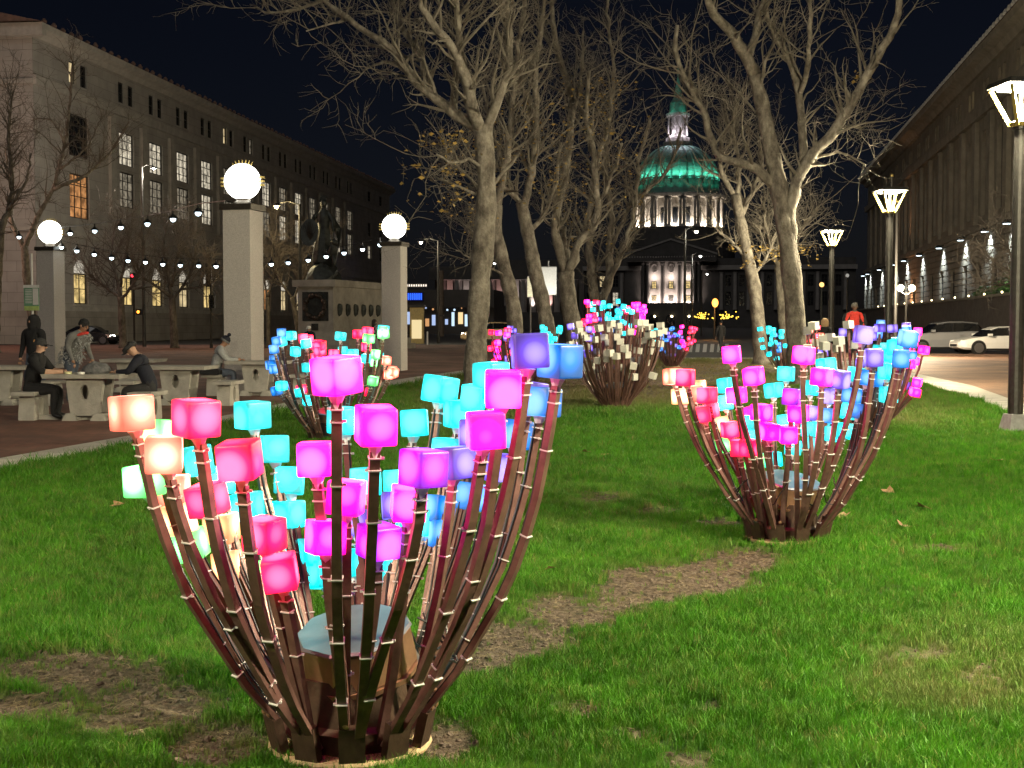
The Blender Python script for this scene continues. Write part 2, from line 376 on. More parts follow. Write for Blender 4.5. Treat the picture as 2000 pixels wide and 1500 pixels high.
# grass : one object of stuff, tufts instanced on points
def grass_mat():
    m = bpy.data.materials.new('grass_blade'); t, b = nodes_of(m); n = t.nodes; L = t.links
    oi = n.new('ShaderNodeObjectInfo'); r = n.new('ShaderNodeValToRGB'); e = r.color_ramp.elements
    e[0].color = (.028, .120, .004, 1); e[1].color = (.078, .275, .010, 1); e[1].position = .8
    k = e.new(.94); k.color = (.13, .24, .025, 1); k = e.new(1.); k.color = (.22, .20, .07, 1)
    L.new(oi.outputs['Random'], r.inputs[0])
    at = n.new('ShaderNodeAttribute'); at.attribute_type = 'INSTANCER'; at.attribute_name = 'dryness'
    mx = n.new('ShaderNodeMixRGB'); mx.inputs[2].default_value = (.22, .19, .085, 1)
    tn = n.new('ShaderNodeAttribute'); tn.attribute_type = 'INSTANCER'; tn.attribute_name = 'tone'
    mt = n.new('ShaderNodeMapRange'); mt.inputs[3].default_value = .62; mt.inputs[4].default_value = 1.3; L.new(tn.outputs['Fac'], mt.inputs[0])
    sc_ = n.new('ShaderNodeVectorMath'); sc_.operation = 'SCALE'; L.new(r.outputs[0], sc_.inputs[0]); L.new(mt.outputs[0], sc_.inputs['Scale'])
    L.new(at.outputs['Fac'], mx.inputs[0]); L.new(sc_.outputs[0], mx.inputs[1])
    L.new(mx.outputs[0], b.inputs['Base Color']); b.inputs['Roughness'].default_value = .55; b.inputs['Specular IOR Level'].default_value = .3
    tr = n.new('ShaderNodeBsdfTranslucent'); L.new(mx.outputs[0], tr.inputs[0])
    ms = n.new('ShaderNodeMixShader'); ms.inputs[0].default_value = .3
    L.new(b.outputs[0], ms.inputs[1]); L.new(tr.outputs[0], ms.inputs[2]); L.new(ms.outputs[0], t.nodes['Material Output'].inputs[0])
    return m
GM = grass_mat()
tcol = bpy.data.collections.new('grass_tufts')
for k in range(5):
    b = MB(); rr = random.Random(k)
    for i in range(16):
        a = rr.uniform(0, 6.28); rad = rr.uniform(0, .035); x0, y0 = rad*math.cos(a), rad*math.sin(a)
        h = rr.uniform(.025, .062); w = rr.uniform(.0012, .0022); yaw = rr.uniform(0, 6.28); ln = rr.uniform(.1, .75)*h; wx, wy = math.cos(yaw)*w, math.sin(yaw)*w
        la = rr.uniform(0, 6.28); dx, dy = math.cos(la)*ln, math.sin(la)*ln
        b.add([(x0-wx, y0-wy, -.01), (x0+wx, y0+wy, -.01), (x0+dx*.35+wx*.8, y0+dy*.35+wy*.8, h*.6), (x0+dx*.35-wx*.8, y0+dy*.35-wy*.8, h*.6), (x0+dx, y0+dy, h)],
              [(0, 1, 2, 3), (3, 2, 4)])
    o = bpy.data.objects.new('grass_tuft', b.mesh('grass_tuft', GM)); tcol.objects.link(o)
def scatter():
    pts = []; sc = []; dr_ = []
    for (y0, y1, dens, s) in ((2.6, 4., 1300, .95), (4., 6., 1900, .9), (6, 8.5, 1500, 1.0), (8.5, 13, 900, 1.15), (13, 21, 420, 1.45), (21, 34, 170, 2.0), (34, YB, 80, 2.6)):
        xa, xb = -.46*y1-2.6, .46*y1+2.6
        n = int((xb-xa)*(y1-y0)*dens); x = RNG.uniform(xa, xb, n); y = RNG.uniform(y0, y1, n)
        ok = (x > lx(y)+.02) & (x < rx(y)-.02) & (np.abs(x) < .43*y+2.6)
        x, y = x[ok], y[ok]; w = wear(x, y); d = dry(x, y); nn = noise2(x+5, y+2, 2.3)
        ok = RNG.random(len(x)) > np.clip(w*1.2-.10, 0, .95)
        ok &= RNG.random(len(x)) < np.clip(1.05-.45*d+.25*nn, .15, 1)
        x, y, w, d, nn = x[ok], y[ok], w[ok], d[ok], nn[ok]
        e = np.clip(1-(x-lx(y))/.45, 0, 1)*(noise2(x*2, y*2, 1.)*.6+.7)
        pts.append(np.stack([x, y, hgt(x, y)], -1))
        sc.append(s*RNG.uniform(.65, 1.25, len(x))*(1-.45*w)*(1-.3*d)*(1+.34*nn+.30*noise2(x, y, 6.))*(1+np.clip(e, 0, 1)*1.1)); dr_.append(np.clip(d*.75+w*.5+RNG.normal(0, .12, len(x)), 0, 1))
    return np.concatenate(pts), np.concatenate(sc), np.concatenate(dr_)
gp, gs, gdry = scatter()
def instancer(name, pts, sc, coll, label, cat, extra=(), tilt=.18):
    me = bpy.data.meshes.new(name); me.vertices.add(len(pts)); me.vertices.foreach_set('co', pts.astype(np.float32).ravel())
    a_ = me.attributes.new('sc', 'FLOAT', 'POINT'); a_.data.foreach_set('value', sc.astype(np.float32))
    for n_, arr in extra:
        a_ = me.attributes.new(n_, 'FLOAT', 'POINT'); a_.data.foreach_set('value', arr.astype(np.float32))
    a_ = me.attributes.new('rot', 'FLOAT_VECTOR', 'POINT')
    rt = np.stack([RNG.normal(0, tilt, len(pts)), RNG.normal(0, tilt, len(pts)), RNG.uniform(0, 6.28, len(pts))], -1); a_.data.foreach_set('vector', rt.astype(np.float32).ravel())
    me.update(); o = tag(link(name, me), label, cat, kind='stuff')
    ng = bpy.data.node_groups.new(name+'_scatter', 'GeometryNodeTree')
    ng.interface.new_socket('Geometry', in_out='INPUT', socket_type='NodeSocketGeometry'); ng.interface.new_socket('Geometry', in_out='OUTPUT', socket_type='NodeSocketGeometry')
    gi = ng.nodes.new('NodeGroupInput'); go = ng.nodes.new('NodeGroupOutput'); ip = ng.nodes.new('GeometryNodeInstanceOnPoints')
    ci = ng.nodes.new('GeometryNodeCollectionInfo'); ci.inputs['Collection'].default_value = coll; ci.inputs['Separate Children'].default_value = True; ci.inputs['Reset Children'].default_value = True
    na = ng.nodes.new('GeometryNodeInputNamedAttribute'); na.data_type = 'FLOAT'; na.inputs['Name'].default_value = 'sc'
    nr_ = ng.nodes.new('GeometryNodeInputNamedAttribute'); nr_.data_type = 'FLOAT_VECTOR'; nr_.inputs['Name'].default_value = 'rot'
    ng.links.new(gi.outputs[0], ip.inputs['Points']); ng.links.new(ci.outputs[0], ip.inputs['Instance']); ip.inputs['Pick Instance'].default_value = True
    ng.links.new(na.outputs['Attribute'], ip.inputs['Scale']); ng.links.new(nr_.outputs['Attribute'], ip.inputs['Rotation']); ng.links.new(ip.outputs[0], go.inputs[0])
    o.modifiers.new('scatter', 'NODES').node_group = ng
    return o
tone = np.clip(.5+.42*noise2(gp[:, 0]-3, gp[:, 1]+8, 1.9)+.35*noise2(gp[:, 0], gp[:, 1], 6.5), 0, 1)
instancer('grass', gp, gs, tcol, 'short green grass covering the lawn between the concrete kerbs', 'grass', (('dryness', gdry), ('tone', tone)))
# soil clods and straw on the bare patches
M_clod = pm('soil_clod', (.13, .10, .075), .95, 0, 40, .5, .5, 90)
M_straw = pm('dead_straw', (.21, .165, .10), .9, 0, 20, .4)
ccol = bpy.data.collections.new('soil_clods')
for k in range(4):
    bm = bmesh.new(); bmesh.ops.create_icosphere(bm, subdivisions=1, radius=.012); rr = random.Random(k+50)
    for v in bm.verts: v.co *= rr.uniform(.55, 1.35); v.co.z *= .65
    cme = bpy.data.meshes.new('soil_clod'); bm.to_mesh(cme); bm.free(); cme.materials.append(M_clod); ccol.objects.link(bpy.data.objects.new('soil_clod', cme))
scol = bpy.data.collections.new('straw_bits')
for k in range(4):
    rr = random.Random(k+70); b = MB()
    for q in range(5):
        a = rr.uniform(0, 6.28); l = rr.uniform(.015, .045); c = (rr.uniform(-.03, .03), rr.uniform(-.03, .03), rr.uniform(.002, .012))
        b.tube([(c[0]-l*math.cos(a), c[1]-l*math.sin(a), c[2]), (c[0], c[1], c[2]+.006), (c[0]+l*math.cos(a), c[1]+l*math.sin(a), c[2]+rr.uniform(-.004, .014))], [.0016, .0016, .001], 3)
    scol.objects.link(bpy.data.objects.new('straw_bit', b.mesh('straw_bit', M_straw)))
def worn_points(dens, lo):
    out = []; sc = []
    for (y0, y1, dn, s_) in ((4.2, 7, dens, 1.), (7, 12, dens*.5, 1.3), (12, 24, dens*.12, 1.9), (24, YB, dens*.03, 2.8)):
        n = int(.92*y1*(y1-y0)*dn); x = RNG.uniform(-.46*y1, .46*y1, n); y = RNG.uniform(y0, y1, n); ok = (x > lx(y)+.1) & (x < rx(y)-.1); x, y = x[ok], y[ok]
        ok = RNG.random(len(x)) < np.clip(wear(x, y)-lo, 0, 1); x, y = x[ok], y[ok]
        out.append(np.stack([x, y, hgt(x, y)+.002], -1)); sc.append(s_*np.clip(RNG.lognormal(-.25, .55, len(x)), .25, 3.2))
    return np.concatenate(out), np.concatenate(sc)
cp_, cs_ = worn_points(1700, .15); cs_ = np.minimum(cs_, 2.4)*.62; instancer('soil_crumbs', cp_, cs_, ccol, 'loose brown soil crumbs on the bare lawn patches', 'soil', tilt=.6)
cp_, cs_ = worn_points(420, .05); cs_ = np.minimum(cs_, 1.6)*.5; instancer('dead_straw', cp_, cs_, scol, 'scattered dead straw on the bare lawn patches', 'straw', tilt=.15)
# ================================================================== buildings
def facade(name, parent, L, z0, z1, ops, depth, mat, s0=0., y=0.):
    ss = sorted({round(v, 4) for v in [s0, L]+[o[0] for o in ops]+[o[1] for o in ops] if s0 <= v <= L})
    zs = sorted({round(v, 4) for v in [z0, z1]+[o[2] for o in ops]+[o[3] for o in ops] if z0 <= v <= z1})
    b = MB()
    for i in range(len(ss)-1):
        for j in range(len(zs)-1):
            cs, cz = (ss[i]+ss[i+1])/2, (zs[j]+zs[j+1])/2
            if any(o[0] < cs < o[1] and o[2] < cz < o[3] for o in ops): continue
            b.add([(ss[i], y, zs[j]), (ss[i+1], y, zs[j]), (ss[i+1], y, zs[j+1]), (ss[i], y, zs[j+1])], [(0, 1, 2, 3)])
    for (a, c, e, f) in ops:
        b.add([(a, y, e), (c, y, e), (c, y, f), (a, y, f), (a, y+depth, e), (c, y+depth, e), (c, y+depth, f), (a, y+depth, f)],
              [(0, 4, 5, 1), (1, 5, 6, 2), (2, 6, 7, 3), (3, 7, 4, 0)])
    return b.obj(name, mat, parent)
def window(parent, s0, s1, z0, z1, cols, rows, pane, y, bar=.06, frame=M_frame, fr=.09):
    """frame with glazing bars (part) and the glass behind it (sub-part); origin at the window's centre"""
    w, h = (s1-s0)/2, (z1-z0)/2; b = MB()
    b.box(-w, -w+fr, -.06, .06, -h, h).box(w-fr, w, -.06, .06, -h, h).box(-w+fr, w-fr, -.06, .06, -h, -h+fr).box(-w+fr, w-fr, -.06, .06, h-fr, h)
    for k in range(1, cols): x = -w+2*w*k/cols; b.box(x-bar/2, x+bar/2, -.035, .035, -h+fr, h-fr)
    for k in range(1, rows): z = -h+2*h*k/rows; b.box(-w+fr, w-fr, -.045, .03, z-bar/2, z+bar/2)
    o = b.obj('window', frame, parent); o.location = ((s0+s1)/2, y, (z0+z1)/2)
    g = MB().add([(-w+.01, .07, -h+.01), (w-.01, .07, -h+.01), (w-.01, .07, h-.01), (-w+.01, .07, h-.01)], [(0, 1, 2, 3)]).obj('pane', pane, o)
    return o
def strip(name, parent, s0, s1, y0, y1, z0, z1, mat): return MB().box(s0, s1, y0, y1, z0, z1).obj(name, mat, parent)
# ---- left: long stone office building
LB = thing('stone_office_building', 'long pale stone building with tall lit windows behind the globe pillars', 'building', (-36.4, 98.3, 0), math.atan2(1, .1284))
rb = random.Random(3)
LL = 122.0
ops = []; wins = []
bays = [7.4]+[16.6+6.55*n for n in range(13)]
for i, s in enumerate(bays):
    w = 1.75 if i == 0 else 1.55
    if i == 0: wz = [(15.2, 18.6), (10.2, 13.8)]
    else: wz = [(15.6, 18.5), (11.9, 15.0)]
    for j, (a, c) in enumerate(wz):
        ops.append((s-w, s+w, a, c))
        if i == 0: p = P_orange if j else M_dark
        elif i in (8,): p = P_dim if j == 0 else P_cream
        else: p = (P_cream if (i < 5 and j == 0) or i == 9 else P_dim if rb.random() < .6 else P_cream)
        wins.append((s-w, s+w, a, c, 3, 4, p))
    # top storey pairs
    for q in (-1.0, 1.0):
        ops.append((s+q-.6, s+q+.6, 21.0, 22.8)); p = P_warm if (i == 5 and q < 0) or (i == 0 and q < 0) else (P_dim if i == 6 and q > 0 else M_dark)
        wins.append((s+q-.6, s+q+.6, 21.0, 22.8, 1, 2, p))
    # ground storey arched windows
    ops.append((s-1.3, s+1.3, 3.2, 6.9)); wins.append((s-1.2, s+1.2, 3.2, 5.7, 2, 2, P_gold if i in (0, 1, 2, 4, 5) else P_warm if rb.random() < .7 else P_orange))
for s in (107.5, 115.5):
    for (a, c) in ((21., 22.6), (15.4, 17.6), (11.9, 14.)):
        ops.append((s-1.1, s+1.1, a, c)); wins.append((s-1.1, s+1.1, a, c, 2, 3, P_cream if a == 11.9 and s < 110 else M_dark))
facade('wall', LB, LL, 2.6, 23.4, ops, .5, M_stone)
for w in wins: window(LB, *w, y=.2)
for i, s in enumerate(bays):   # lit lunette with a keystone arch above each ground window
    b = MB(); n = 10
    pts = [(1.3*math.cos(math.pi*k/n), 5.75+1.1*math.sin(math.pi*k/n)) for k in range(n+1)]
    MB().prism([(s+p[0]*.98, p[1]) for p in pts], .3, .36).obj('lunette', em('lunette_glow', (1, .9, .72), .55) if i < 9 else P_dim, LB)
    b.prism([(s+1.3, 6.92), (s+1.3, 5.75)]+[(s+p[0], p[1]) for p in pts[1:-1]]+[(s-1.3, 5.75), (s-1.3, 6.92)], .04, .3)
    b.obj('arch_stone', M_trim, LB)
    strip('sill', LB, s-1.5, s+1.5, -.14, .3, 3.02, 3.2, M_trim)
    if i > 0:
        strip('spandrel', LB, s-1.55, s+1.55, .12, .45, 15.02, 15.58, M_bronze)
        strip('pilaster', LB, s-3.275-.5, s-3.275+.5, -.3, 0, 11., 19.4, M_trim)
        strip('sill', LB, s-1.8, s+1.8, -.12, .25, 11.62, 11.88, M_trim)
strip('plinth', LB, -.2, LL, -.35, 0, 0, 2.6, M_stone2)
strip('string_course', LB, -.1, LL, -.28, 0, 2.62, 2.95, M_trim)
strip('string_course', LB, -.1, LL, -.25, 0, 8.6, 9.1, M_trim)
strip('string_course', LB, -.1, LL, -.3, 0, 19.8, 20.5, M_trim)
b = MB(); b.prism([(0, 0), (-.2, .0), (-.5, .35), (-1.0, .55), (-1.1, .95), (0, .95)], -.6, LL, Matrix(((0, 1, 0, 0), (1, 0, 0, 0), (0, 0, 1, 23.35), (0, 0, 0, 1))))
b.obj('cornice', M_trim, LB)
b = MB()
b.add([(-1, -1.1, 24.32), (LL+.5, -1.1, 24.32), (LL+.5, 12, 27.2), (-1, 12, 27.2), (LL+.5, 26, 24.32), (-1, 26, 24.32)], [(0, 1, 2, 3), (3, 2, 4, 5), (0, 3, 5), (1, 4, 2)])
rf = b.obj('roof', M_roof, LB)
anm = MB().lathe([(.2, 0), (.22, .14), (.08, .3)], 6).mesh('antefix', M_roof)
for k in range(84):
    o = link('antefix', anm, rf); o.location = (k*LL/84+rb.uniform(-.1, .1), -.95, 24.36); o.scale.z = rb.uniform(.7, 1.3)
strip('end_cornice', LB, -.62, -.02, -1.1, 26, 23.36, 24.31, M_trim)
strip('roof_gable', LB, -.3, .2, .0, 25.5, 24.315, 24.6, M_roof)
strip('rear_block', LB, .0, LL, .52, 26, 0, 23.4, M_stone2)
strip('end_wall', LB, -.012, .5, .02, 26, 2.6, 23.4, M_stone)
for k, z in enumerate((9., 20.2)): strip('string_course', LB, -.25, -.01, 0, 26, z-.35, z, M_trim)
# ---- right: museum building, X runs towards the camera
a0 = np.array([54.8, 198.3]); dv = np.array([-.1716, -1.0]); dl = np.linalg.norm(dv)
RBd = thing('stone_museum_building', 'dark grey stone building with wall floodlights and tiled eaves behind the parked cars', 'building', (a0[0], a0[1], 0), math.atan2(dv[1], dv[0]))
RL = 158.0
sT = lambda t: (64-t)*1.667*dl
M_rw = pm('museum_stone', (.25, .22, .17), .85, 0, .8, .25, .4, 6)
ops = []; wins = []
bay = 6.4; nb = int(RL/bay)
for k in range(nb):
    s = 3.5+k*bay
    ops.append((s-1.4, s+1.4, 10.6, 17.6)); wins.append((s-1.4, s+1.4, 10.6, 17.6, 2, 6, M_dark))
    for q in (-.8, .8):
        ops.append((s+q-.5, s+q+.5, 20.2, 21.7)); wins.append((s+q-.5, s+q+.5, 20.2, 21.7, 1, 2, P_warm if k in (17, 18) and q > 0 or (k == 13) else M_dark))
facade('wall', RBd, RL, 9.4, 22.6, ops, .6, M_rw)
for w in wins: window(RBd, *w, y=.42)
for k in range(nb):
    s = 3.5+k*bay
    strip('pilaster', RBd, s+bay/2-.7, s+bay/2+.7, -.35, 0, 9.9, 18.6, M_rw)
    b = MB(); n = 8
    b.prism([(s+1.39, 17.58), (s+1.39, 16.3)]+[(s+1.39*math.cos(math.pi*j/n), 16.3+1.2*math.sin(math.pi*j/n)) for j in range(1, n)]+[(s-1.39, 16.3), (s-1.39, 17.58)], .05, .3); b.obj('arch_stone', M_rw, RBd)
# rusticated lower storey : courses with recessed joints, broken by tall windows
low = [3.5+k*bay for k in range(nb)]
zc = 2.2; ci_ = 0
while zc < 9.2:
    prev = 0.
    segs = []
    for s in low:
        if 3.0 < zc < 6.4: segs.append((prev, s-1.02)); prev = s+1.02
    segs.append((prev, RL))
    b = MB()
    for (x0, x1) in segs: b.box(x0+.01, x1-.01, -.3, .05, zc+.03, zc+.52)
    b.obj('stone_course', M_rw, RBd); zc += .56; ci_ += 1
strip('rear_block', RBd, 0, RL, .62, 25, 0, 22.6, M_rw)
strip('lower_wall', RBd, 0, RL, .05, .6, 0, 9.38, M_rw)
for i, s in enumerate(low): window(RBd, s-1.0, s+1.0, 3.1, 6.5, 2, 4, P_orange if abs(s-sT(33)) < 5 else M_dark, y=-.04)
strip('string_course', RBd, -.2, RL, -.55, -.02, 9.25, 9.8, M_rw)
strip('string_course', RBd, -.2, RL, -.45, -.02, 18.7, 19.5, M_rw)
b = MB(); b.prism([(0, 0), (-.3, .0), (-.6, .5), (-1.2, .7), (-1.3, 1.2), (0, 1.2)], -.6, RL, Matrix(((0, 1, 0, 0), (1, 0, 0, 0), (0, 0, 1, 22.5), (0, 0, 0, 1)))); b.obj('cornice', M_rw, RBd)
b = MB(); b.add([(-1, -1.35, 23.72), (RL, -1.35, 23.72), (RL, 12, 27), (-1, 12, 27), (RL, 25, 23.7), (-1, 25, 23.7)], [(0, 1, 2, 3), (3, 2, 4, 5), (0, 3, 5), (1, 4, 2)])
rf = b.obj('roof', M_roof, RBd)
am = MB().lathe([(.2, 0), (.24, .2), (.12, .42), (.02, .5)], 6).mesh('antefix', M_trim)
for k in range(118):
    o = link('antefix', am, rf); o.location = (k*1.335, -1.25, 23.74)
for i, t in enumerate((-6, 1.3, 6.2, 12.6, 19.7, 27.7, 35, 41, 50, 59, 63)):
    s = sT(t)
    if s < 0: continue
    b = MB().box(-.08, .08, -.75, -.3, .12, .2).lathe([(.1, .2), (.3, .1), (.34, -.06), (.3, -.1)], 10, (0, -.75))
    o = b.obj('wall_lamp', M_black, RBd); o.location = (s, 0, 9.0)
    MB().lathe([(.26, -.14), (.28, -.115)], 10, (0, -.75)).obj('bulb', E_cool, o)
    light('wall_lamp_light', 'SPOT', (s, -.8, 8.78), 1800, (.82, .95, 1.0), RBd, .12, (0, .25, -1), 120, .9)
light('entrance_light', 'POINT', (sT(32.5), -1.6, 4.2), 420, (1, .45, .2), RBd, .3)
light('entrance_uplight', 'SPOT', (sT(34), -2.2, 9.9), 520, (1, .5, .25), RBd, .3, (0, .35, 1), 60, .9)
# terrace in front of the museum
TR = thing('terrace_wall', 'low dark terrace wall with small lights along its top behind the parked cars', 'wall', (0, 0, 0))
nrm = np.array([-1, .1716])/dl
def trp(t, off): return np.array([36.6+.286*t, 91.7+1.667*t])+nrm*off
MW = pm('terrace_stone', (.12, .10, .085), .85, 0, 2, .3, .4, 20)
A, B_ = trp(-32, 3), trp(60, 3); C_, D_ = trp(60, 2.2), trp(-32, 2.2)
b = MB().add([(p[0], p[1], z) for z in (0, 3.4) for p in (A, B_, C_, D_)], [(0, 1, 5, 4), (4, 5, 6, 7), (2, 3, 7, 6), (1, 2, 6, 5), (3, 0, 4, 7)]); b.obj('wall', MW, TR)
A, B_, C_, D_ = trp(-32.2, 3.15), trp(60, 3.15), trp(60, 2.05), trp(-32.2, 2.05)
b = MB().add([(p[0], p[1], z) for z in (3.41, 3.6) for p in (A, B_, C_, D_)], [(0, 1, 5, 4), (4, 5, 6, 7), (2, 3, 7, 6), (1, 2, 6, 5), (3, 0, 4, 7), (0, 3, 2, 1)]); b.obj('coping', M_rw, TR)
cl = MB().lathe([(.05, 0), (.07, .12), (.02, .16)], 8)
mcl = cl.mesh('coping_lamp', E_lampw)
for k in range(16):
    o = link('coping_lamp', mcl, TR); p = trp(-15+k*3.6, 2.9); o.location = (p[0], p[1], 3.6)
tb = MB(); A, B_, C_, D_ = trp(-32, 2.1), trp(62, 2.1), trp(62, .4), trp(-32, .4)
struct(tb.add([(p[0], p[1], 2.9) for p in (A, B_, C_, D_)], [(0, 1, 2, 3)]).obj('terrace_ground', M_asph))
# ================================================================== city hall
CHL = thing('domed_city_hall', 'domed classical city hall with green lit dome and floodlit columns', 'building', (P(1310, 640, 500)[0], 500, 0), R(-10.4))
M_ch = pm('city_hall_granite', (.32, .30, .28), .8, 0, .5, .2, .3, 3)
M_chd = pm('city_hall_shaded', (.09, .085, .08), .85, 0, .4, .2)  # darker copy of the granite, shade of unlit stone put into its colour
M_cop = pm('dome_copper', (.16, .36, .30), .55, .1, .7, .35, .3, 4)
M_copd = pm('dome_rib', (.05, .12, .10), .6, .2, 1, .3)
P1 = .2
# wings
ops = []; wins = []
for sgn in (-1, 1):
    for k in range(9):
        s = sgn*(22+k*5.2)
        ops += [(s-1.2, s+1.2, 8.5, 14.), (s-1.2, s+1.2, 16, 20.5)]
        lit = abs(s) < 32 and sgn < 0
        wins += [(s-1.2, s+1.2, 8.5, 14., 2, 3, P_cream if lit else M_dark), (s-1.2, s+1.2, 16, 20.5, 2, 3, P_warm if k in (1, 4) and sgn < 0 else M_dark)]
facade('wall', CHL, 70, 0, 27, ops, .6, M_chd, s0=-70, y=3)
for w in wins: window(CHL, *w, y=3.45, bar=.16, fr=.2)
for sgn in (-1, 1):
    for k in range(10):
        s = sgn*(19.4+k*5.2); MB().lathe([(.9, 7), (.8, 8), (.72, 21), (1., 21.6)], 10, (s, 2.2)).obj('column', M_ch, CHL)
strip('rear_block', CHL, -70, 70, 3.7, 17, 0, 27, M_chd)
strip('cornice', CHL, -70.5, 70.5, 1.6, 3.6, 22.5, 24.2, M_ch)
# portico: three lit bays between columns, arches below
PX = 2.0
strip('portico_base', CHL, -17, 17, -3, 2.98, 0, 9.6, M_chd)
for k in (-1, 0, 1):
    b = MB(); n = 10; s = k*6.6
    b.prism([(s+1.7*math.cos(math.pi*j/n), 3.6+1.7*math.sin(math.pi*j/n)) for j in range(n+1)]+[(s-1.7, .1), (s+1.7, .1)], -3.12, -3.02); a = b.obj('arched_door', M_dark, CHL)
    MB().sphere((s+.6, -3.4, 4.4), .45, 8, 6).obj('lantern', E_lampw, a)
for k in (-1, 0, 1):
    s = k*6.6
    q = MB().box(s-2.55, s+2.55, .6, 1.2, 9.7, 25.6).obj('bay_wall', M_ch, CHL)
    MB().lathe([(1.5, -.15), (1.35, .15), (1.1, .15), (1.0, -.1)], 14, M=Matrix.Translation((s, .5, 23.2)) @ Matrix.Rotation(R(90), 4, 'X') @ Matrix.Diagonal((1, 1.35, 1, 1))).obj('medallion', M_ch, q)
    for z0, z1, p in ((15.2, 18.2, P_gold), (10.2, 12.6, P_gold if k else P_dim)):
        window(q, s-.95, s+.95, z0, z1, 2, 3, p, .52, bar=.12, fr=.2)
        MB().box(s-1.4, s+1.4, .1, .58, z0-.45, z0-.05).obj('sill', M_ch, q)
    light('bay_floodlight', 'POINT', (s, -1.6, 9.75), 4200, (1, .80, .70), CHL, .3)
    light('bay_floodlight', 'POINT', (s, -1.2, 19.6), 700, (1, .82, .72), CHL, .3)
for k in range(-2, 2):
    s = k*6.6+3.3
    for dxc in ((-.0,) if abs(s) < 9 else (-.9, .9)):
        MB().lathe([(1., 9.6), (.95, 10.2), (.78, 10.4), (.66, 24.3), (.95, 24.8), (1., 25.4)], 12, (s+dxc, -.9)).obj('column', M_chd, CHL)
strip('entablature', CHL, -17.5, 17.5, -2.6, 1.3, 25.7, 28., M_chd)
for k in range(34): strip('dentil', CHL, -17.2+k*1.02, -16.7+k*1.02, -2.85, -2.62, 27.2, 27.7, M_ch)
b = MB().prism([(-17.6, 28.05), (17.6, 28.05), (0, 33.8)], -2.4, 1.); b.obj('pediment', M_chd, CHL)
b = MB()
for sgn in (-1, 1): b.prism([(sgn*17.9, 28.1), (sgn*17.9, 28.8), (0, 34.6), (0, 33.9)], -2.9, -2.42)
b.obj('pediment_cornice', M_ch, CHL)
# drum and dome, set back
DY = 43.0
dc = (0, DY)
MB().lathe([(24, 27), (24, 33), (21.5, 33.3), (21.5, 41.)], 40, dc).obj('drum_base', M_chd, CHL)
drum = MB().lathe([(16.2, 41), (16.2, 53.6)], 48, dc).obj('drum', M_ch, CHL)
MB().lathe([(20.4, 40.6), (20.4, 41.3), (19.8, 41.4)], 48, dc).obj('drum_step', M_ch, CHL)
cm = MB().lathe([(.95, 41.4), (.85, 42.2), (.72, 42.4), (.62, 52), (.9, 52.6), (.95, 53.2)], 10).mesh('column', M_ch)
NB = 20
for k in range(NB):
    a = 2*math.pi*(k+.5)/NB
    for da in (-.045, .045):
        o = link('column', cm, drum); o.location = (18.9*math.cos(a+da), DY+18.9*math.sin(a+da), 0)
    a2 = 2*math.pi*k/NB
    if math.sin(a2) < .25:
        M_ = Matrix.Translation((0, DY, 0)) @ Matrix.Rotation(a2+R(90), 4, 'Z')
        MB().box(-1.1, 1.1, -16.42, -16.1, 42.6, 49.2, M_).obj('drum_window', M_dark, drum)
        MB().prism([(-1.7, 49.6), (1.7, 49.6), (0, 50.9)], -16.9, -16.1, M_).obj('window_pediment', M_ch, drum)
        MB().box(-1.55, -1.15, -16.7, -16.1, 42., 49.55, M_).box(1.15, 1.55, -16.7, -16.1, 42., 49.55, M_).obj('window_surround', M_ch, drum)
        light('drum_floodlight', 'POINT', (18.0*math.cos(a2), DY+18.0*math.sin(a2), 41.9), 5200, (1, .85, .66), CHL, .2)
MB().lathe([(19.2, 53.3), (20.2, 53.6), (20.6, 54.6), (19.9, 55.1), (18.4, 55.2)], 48, dc).obj('drum_cornice', M_ch, CHL)
prof = [(17.2, 55.2), (17.2, 59.), (17.0, 61.6)]+[(16.9*math.cos(t)+.0, 61.6+15.0*math.sin(t)) for t in np.linspace(.06, 1.33, 12)]
dome = MB().lathe(prof, 64, dc).obj('dome', M_cop, CHL, smooth=False)
for k in range(32):
    a = 2*math.pi*(k+.5)/32
    if math.sin(a) > .4: continue
    pts = [((r+.12)*math.cos(a), DY+(r+.12)*math.sin(a), z) for r, z in prof[1:]]
    MB().tube(pts, .42, 5).obj('rib', M_copd if k % 2 else M_cop, dome)
MB().lathe([(17.3, 60.6), (17.5, 61.2), (17.2, 61.8)], 64, dc).obj('dome_band', M_copd, dome)
for k in range(14):
    a = math.pi+math.pi*(k+.5)/14
    light('dome_floodlight', 'SPOT', (19.3*math.cos(a), DY+19.3*math.sin(a), 60.2), 4600, (.24, 1, .74), CHL, .6, (-math.cos(a)*.3, -math.sin(a)*.3, 1), 100, 1.)
    light('attic_floodlight', 'SPOT', (20.0*math.cos(a), DY+20.0*math.sin(a), 55.3), 500, (.14, 1, .66), CHL, .5, (-math.cos(a)*.5, -math.sin(a)*.5, 1), 70, 1.)
lant = MB().lathe([(6.2, 76.2), (6.2, 77.6), (5.0, 77.8), (5.0, 79.4), (3.6, 79.6), (3.6, 80.4)], 24, dc).obj('lantern_base', M_ch, CHL)
MB().lathe([(2.7, 80.4), (2.7, 88.5)], 16, dc).obj('lantern_core', M_ch, lant)
for k in range(8):
    a = 2*math.pi*(k+.5)/8; MB().lathe([(.55, 80.4), (.42, 81), (.4, 87.5), (.6, 88.4)], 8, (4.0*math.cos(a), DY+4.0*math.sin(a))).obj('column', M_ch, lant)
MB().lathe([(4.9, 88.4), (5.1, 89.4), (4.2, 89.8)], 24, dc).obj('lantern_cornice', M_ch, lant)
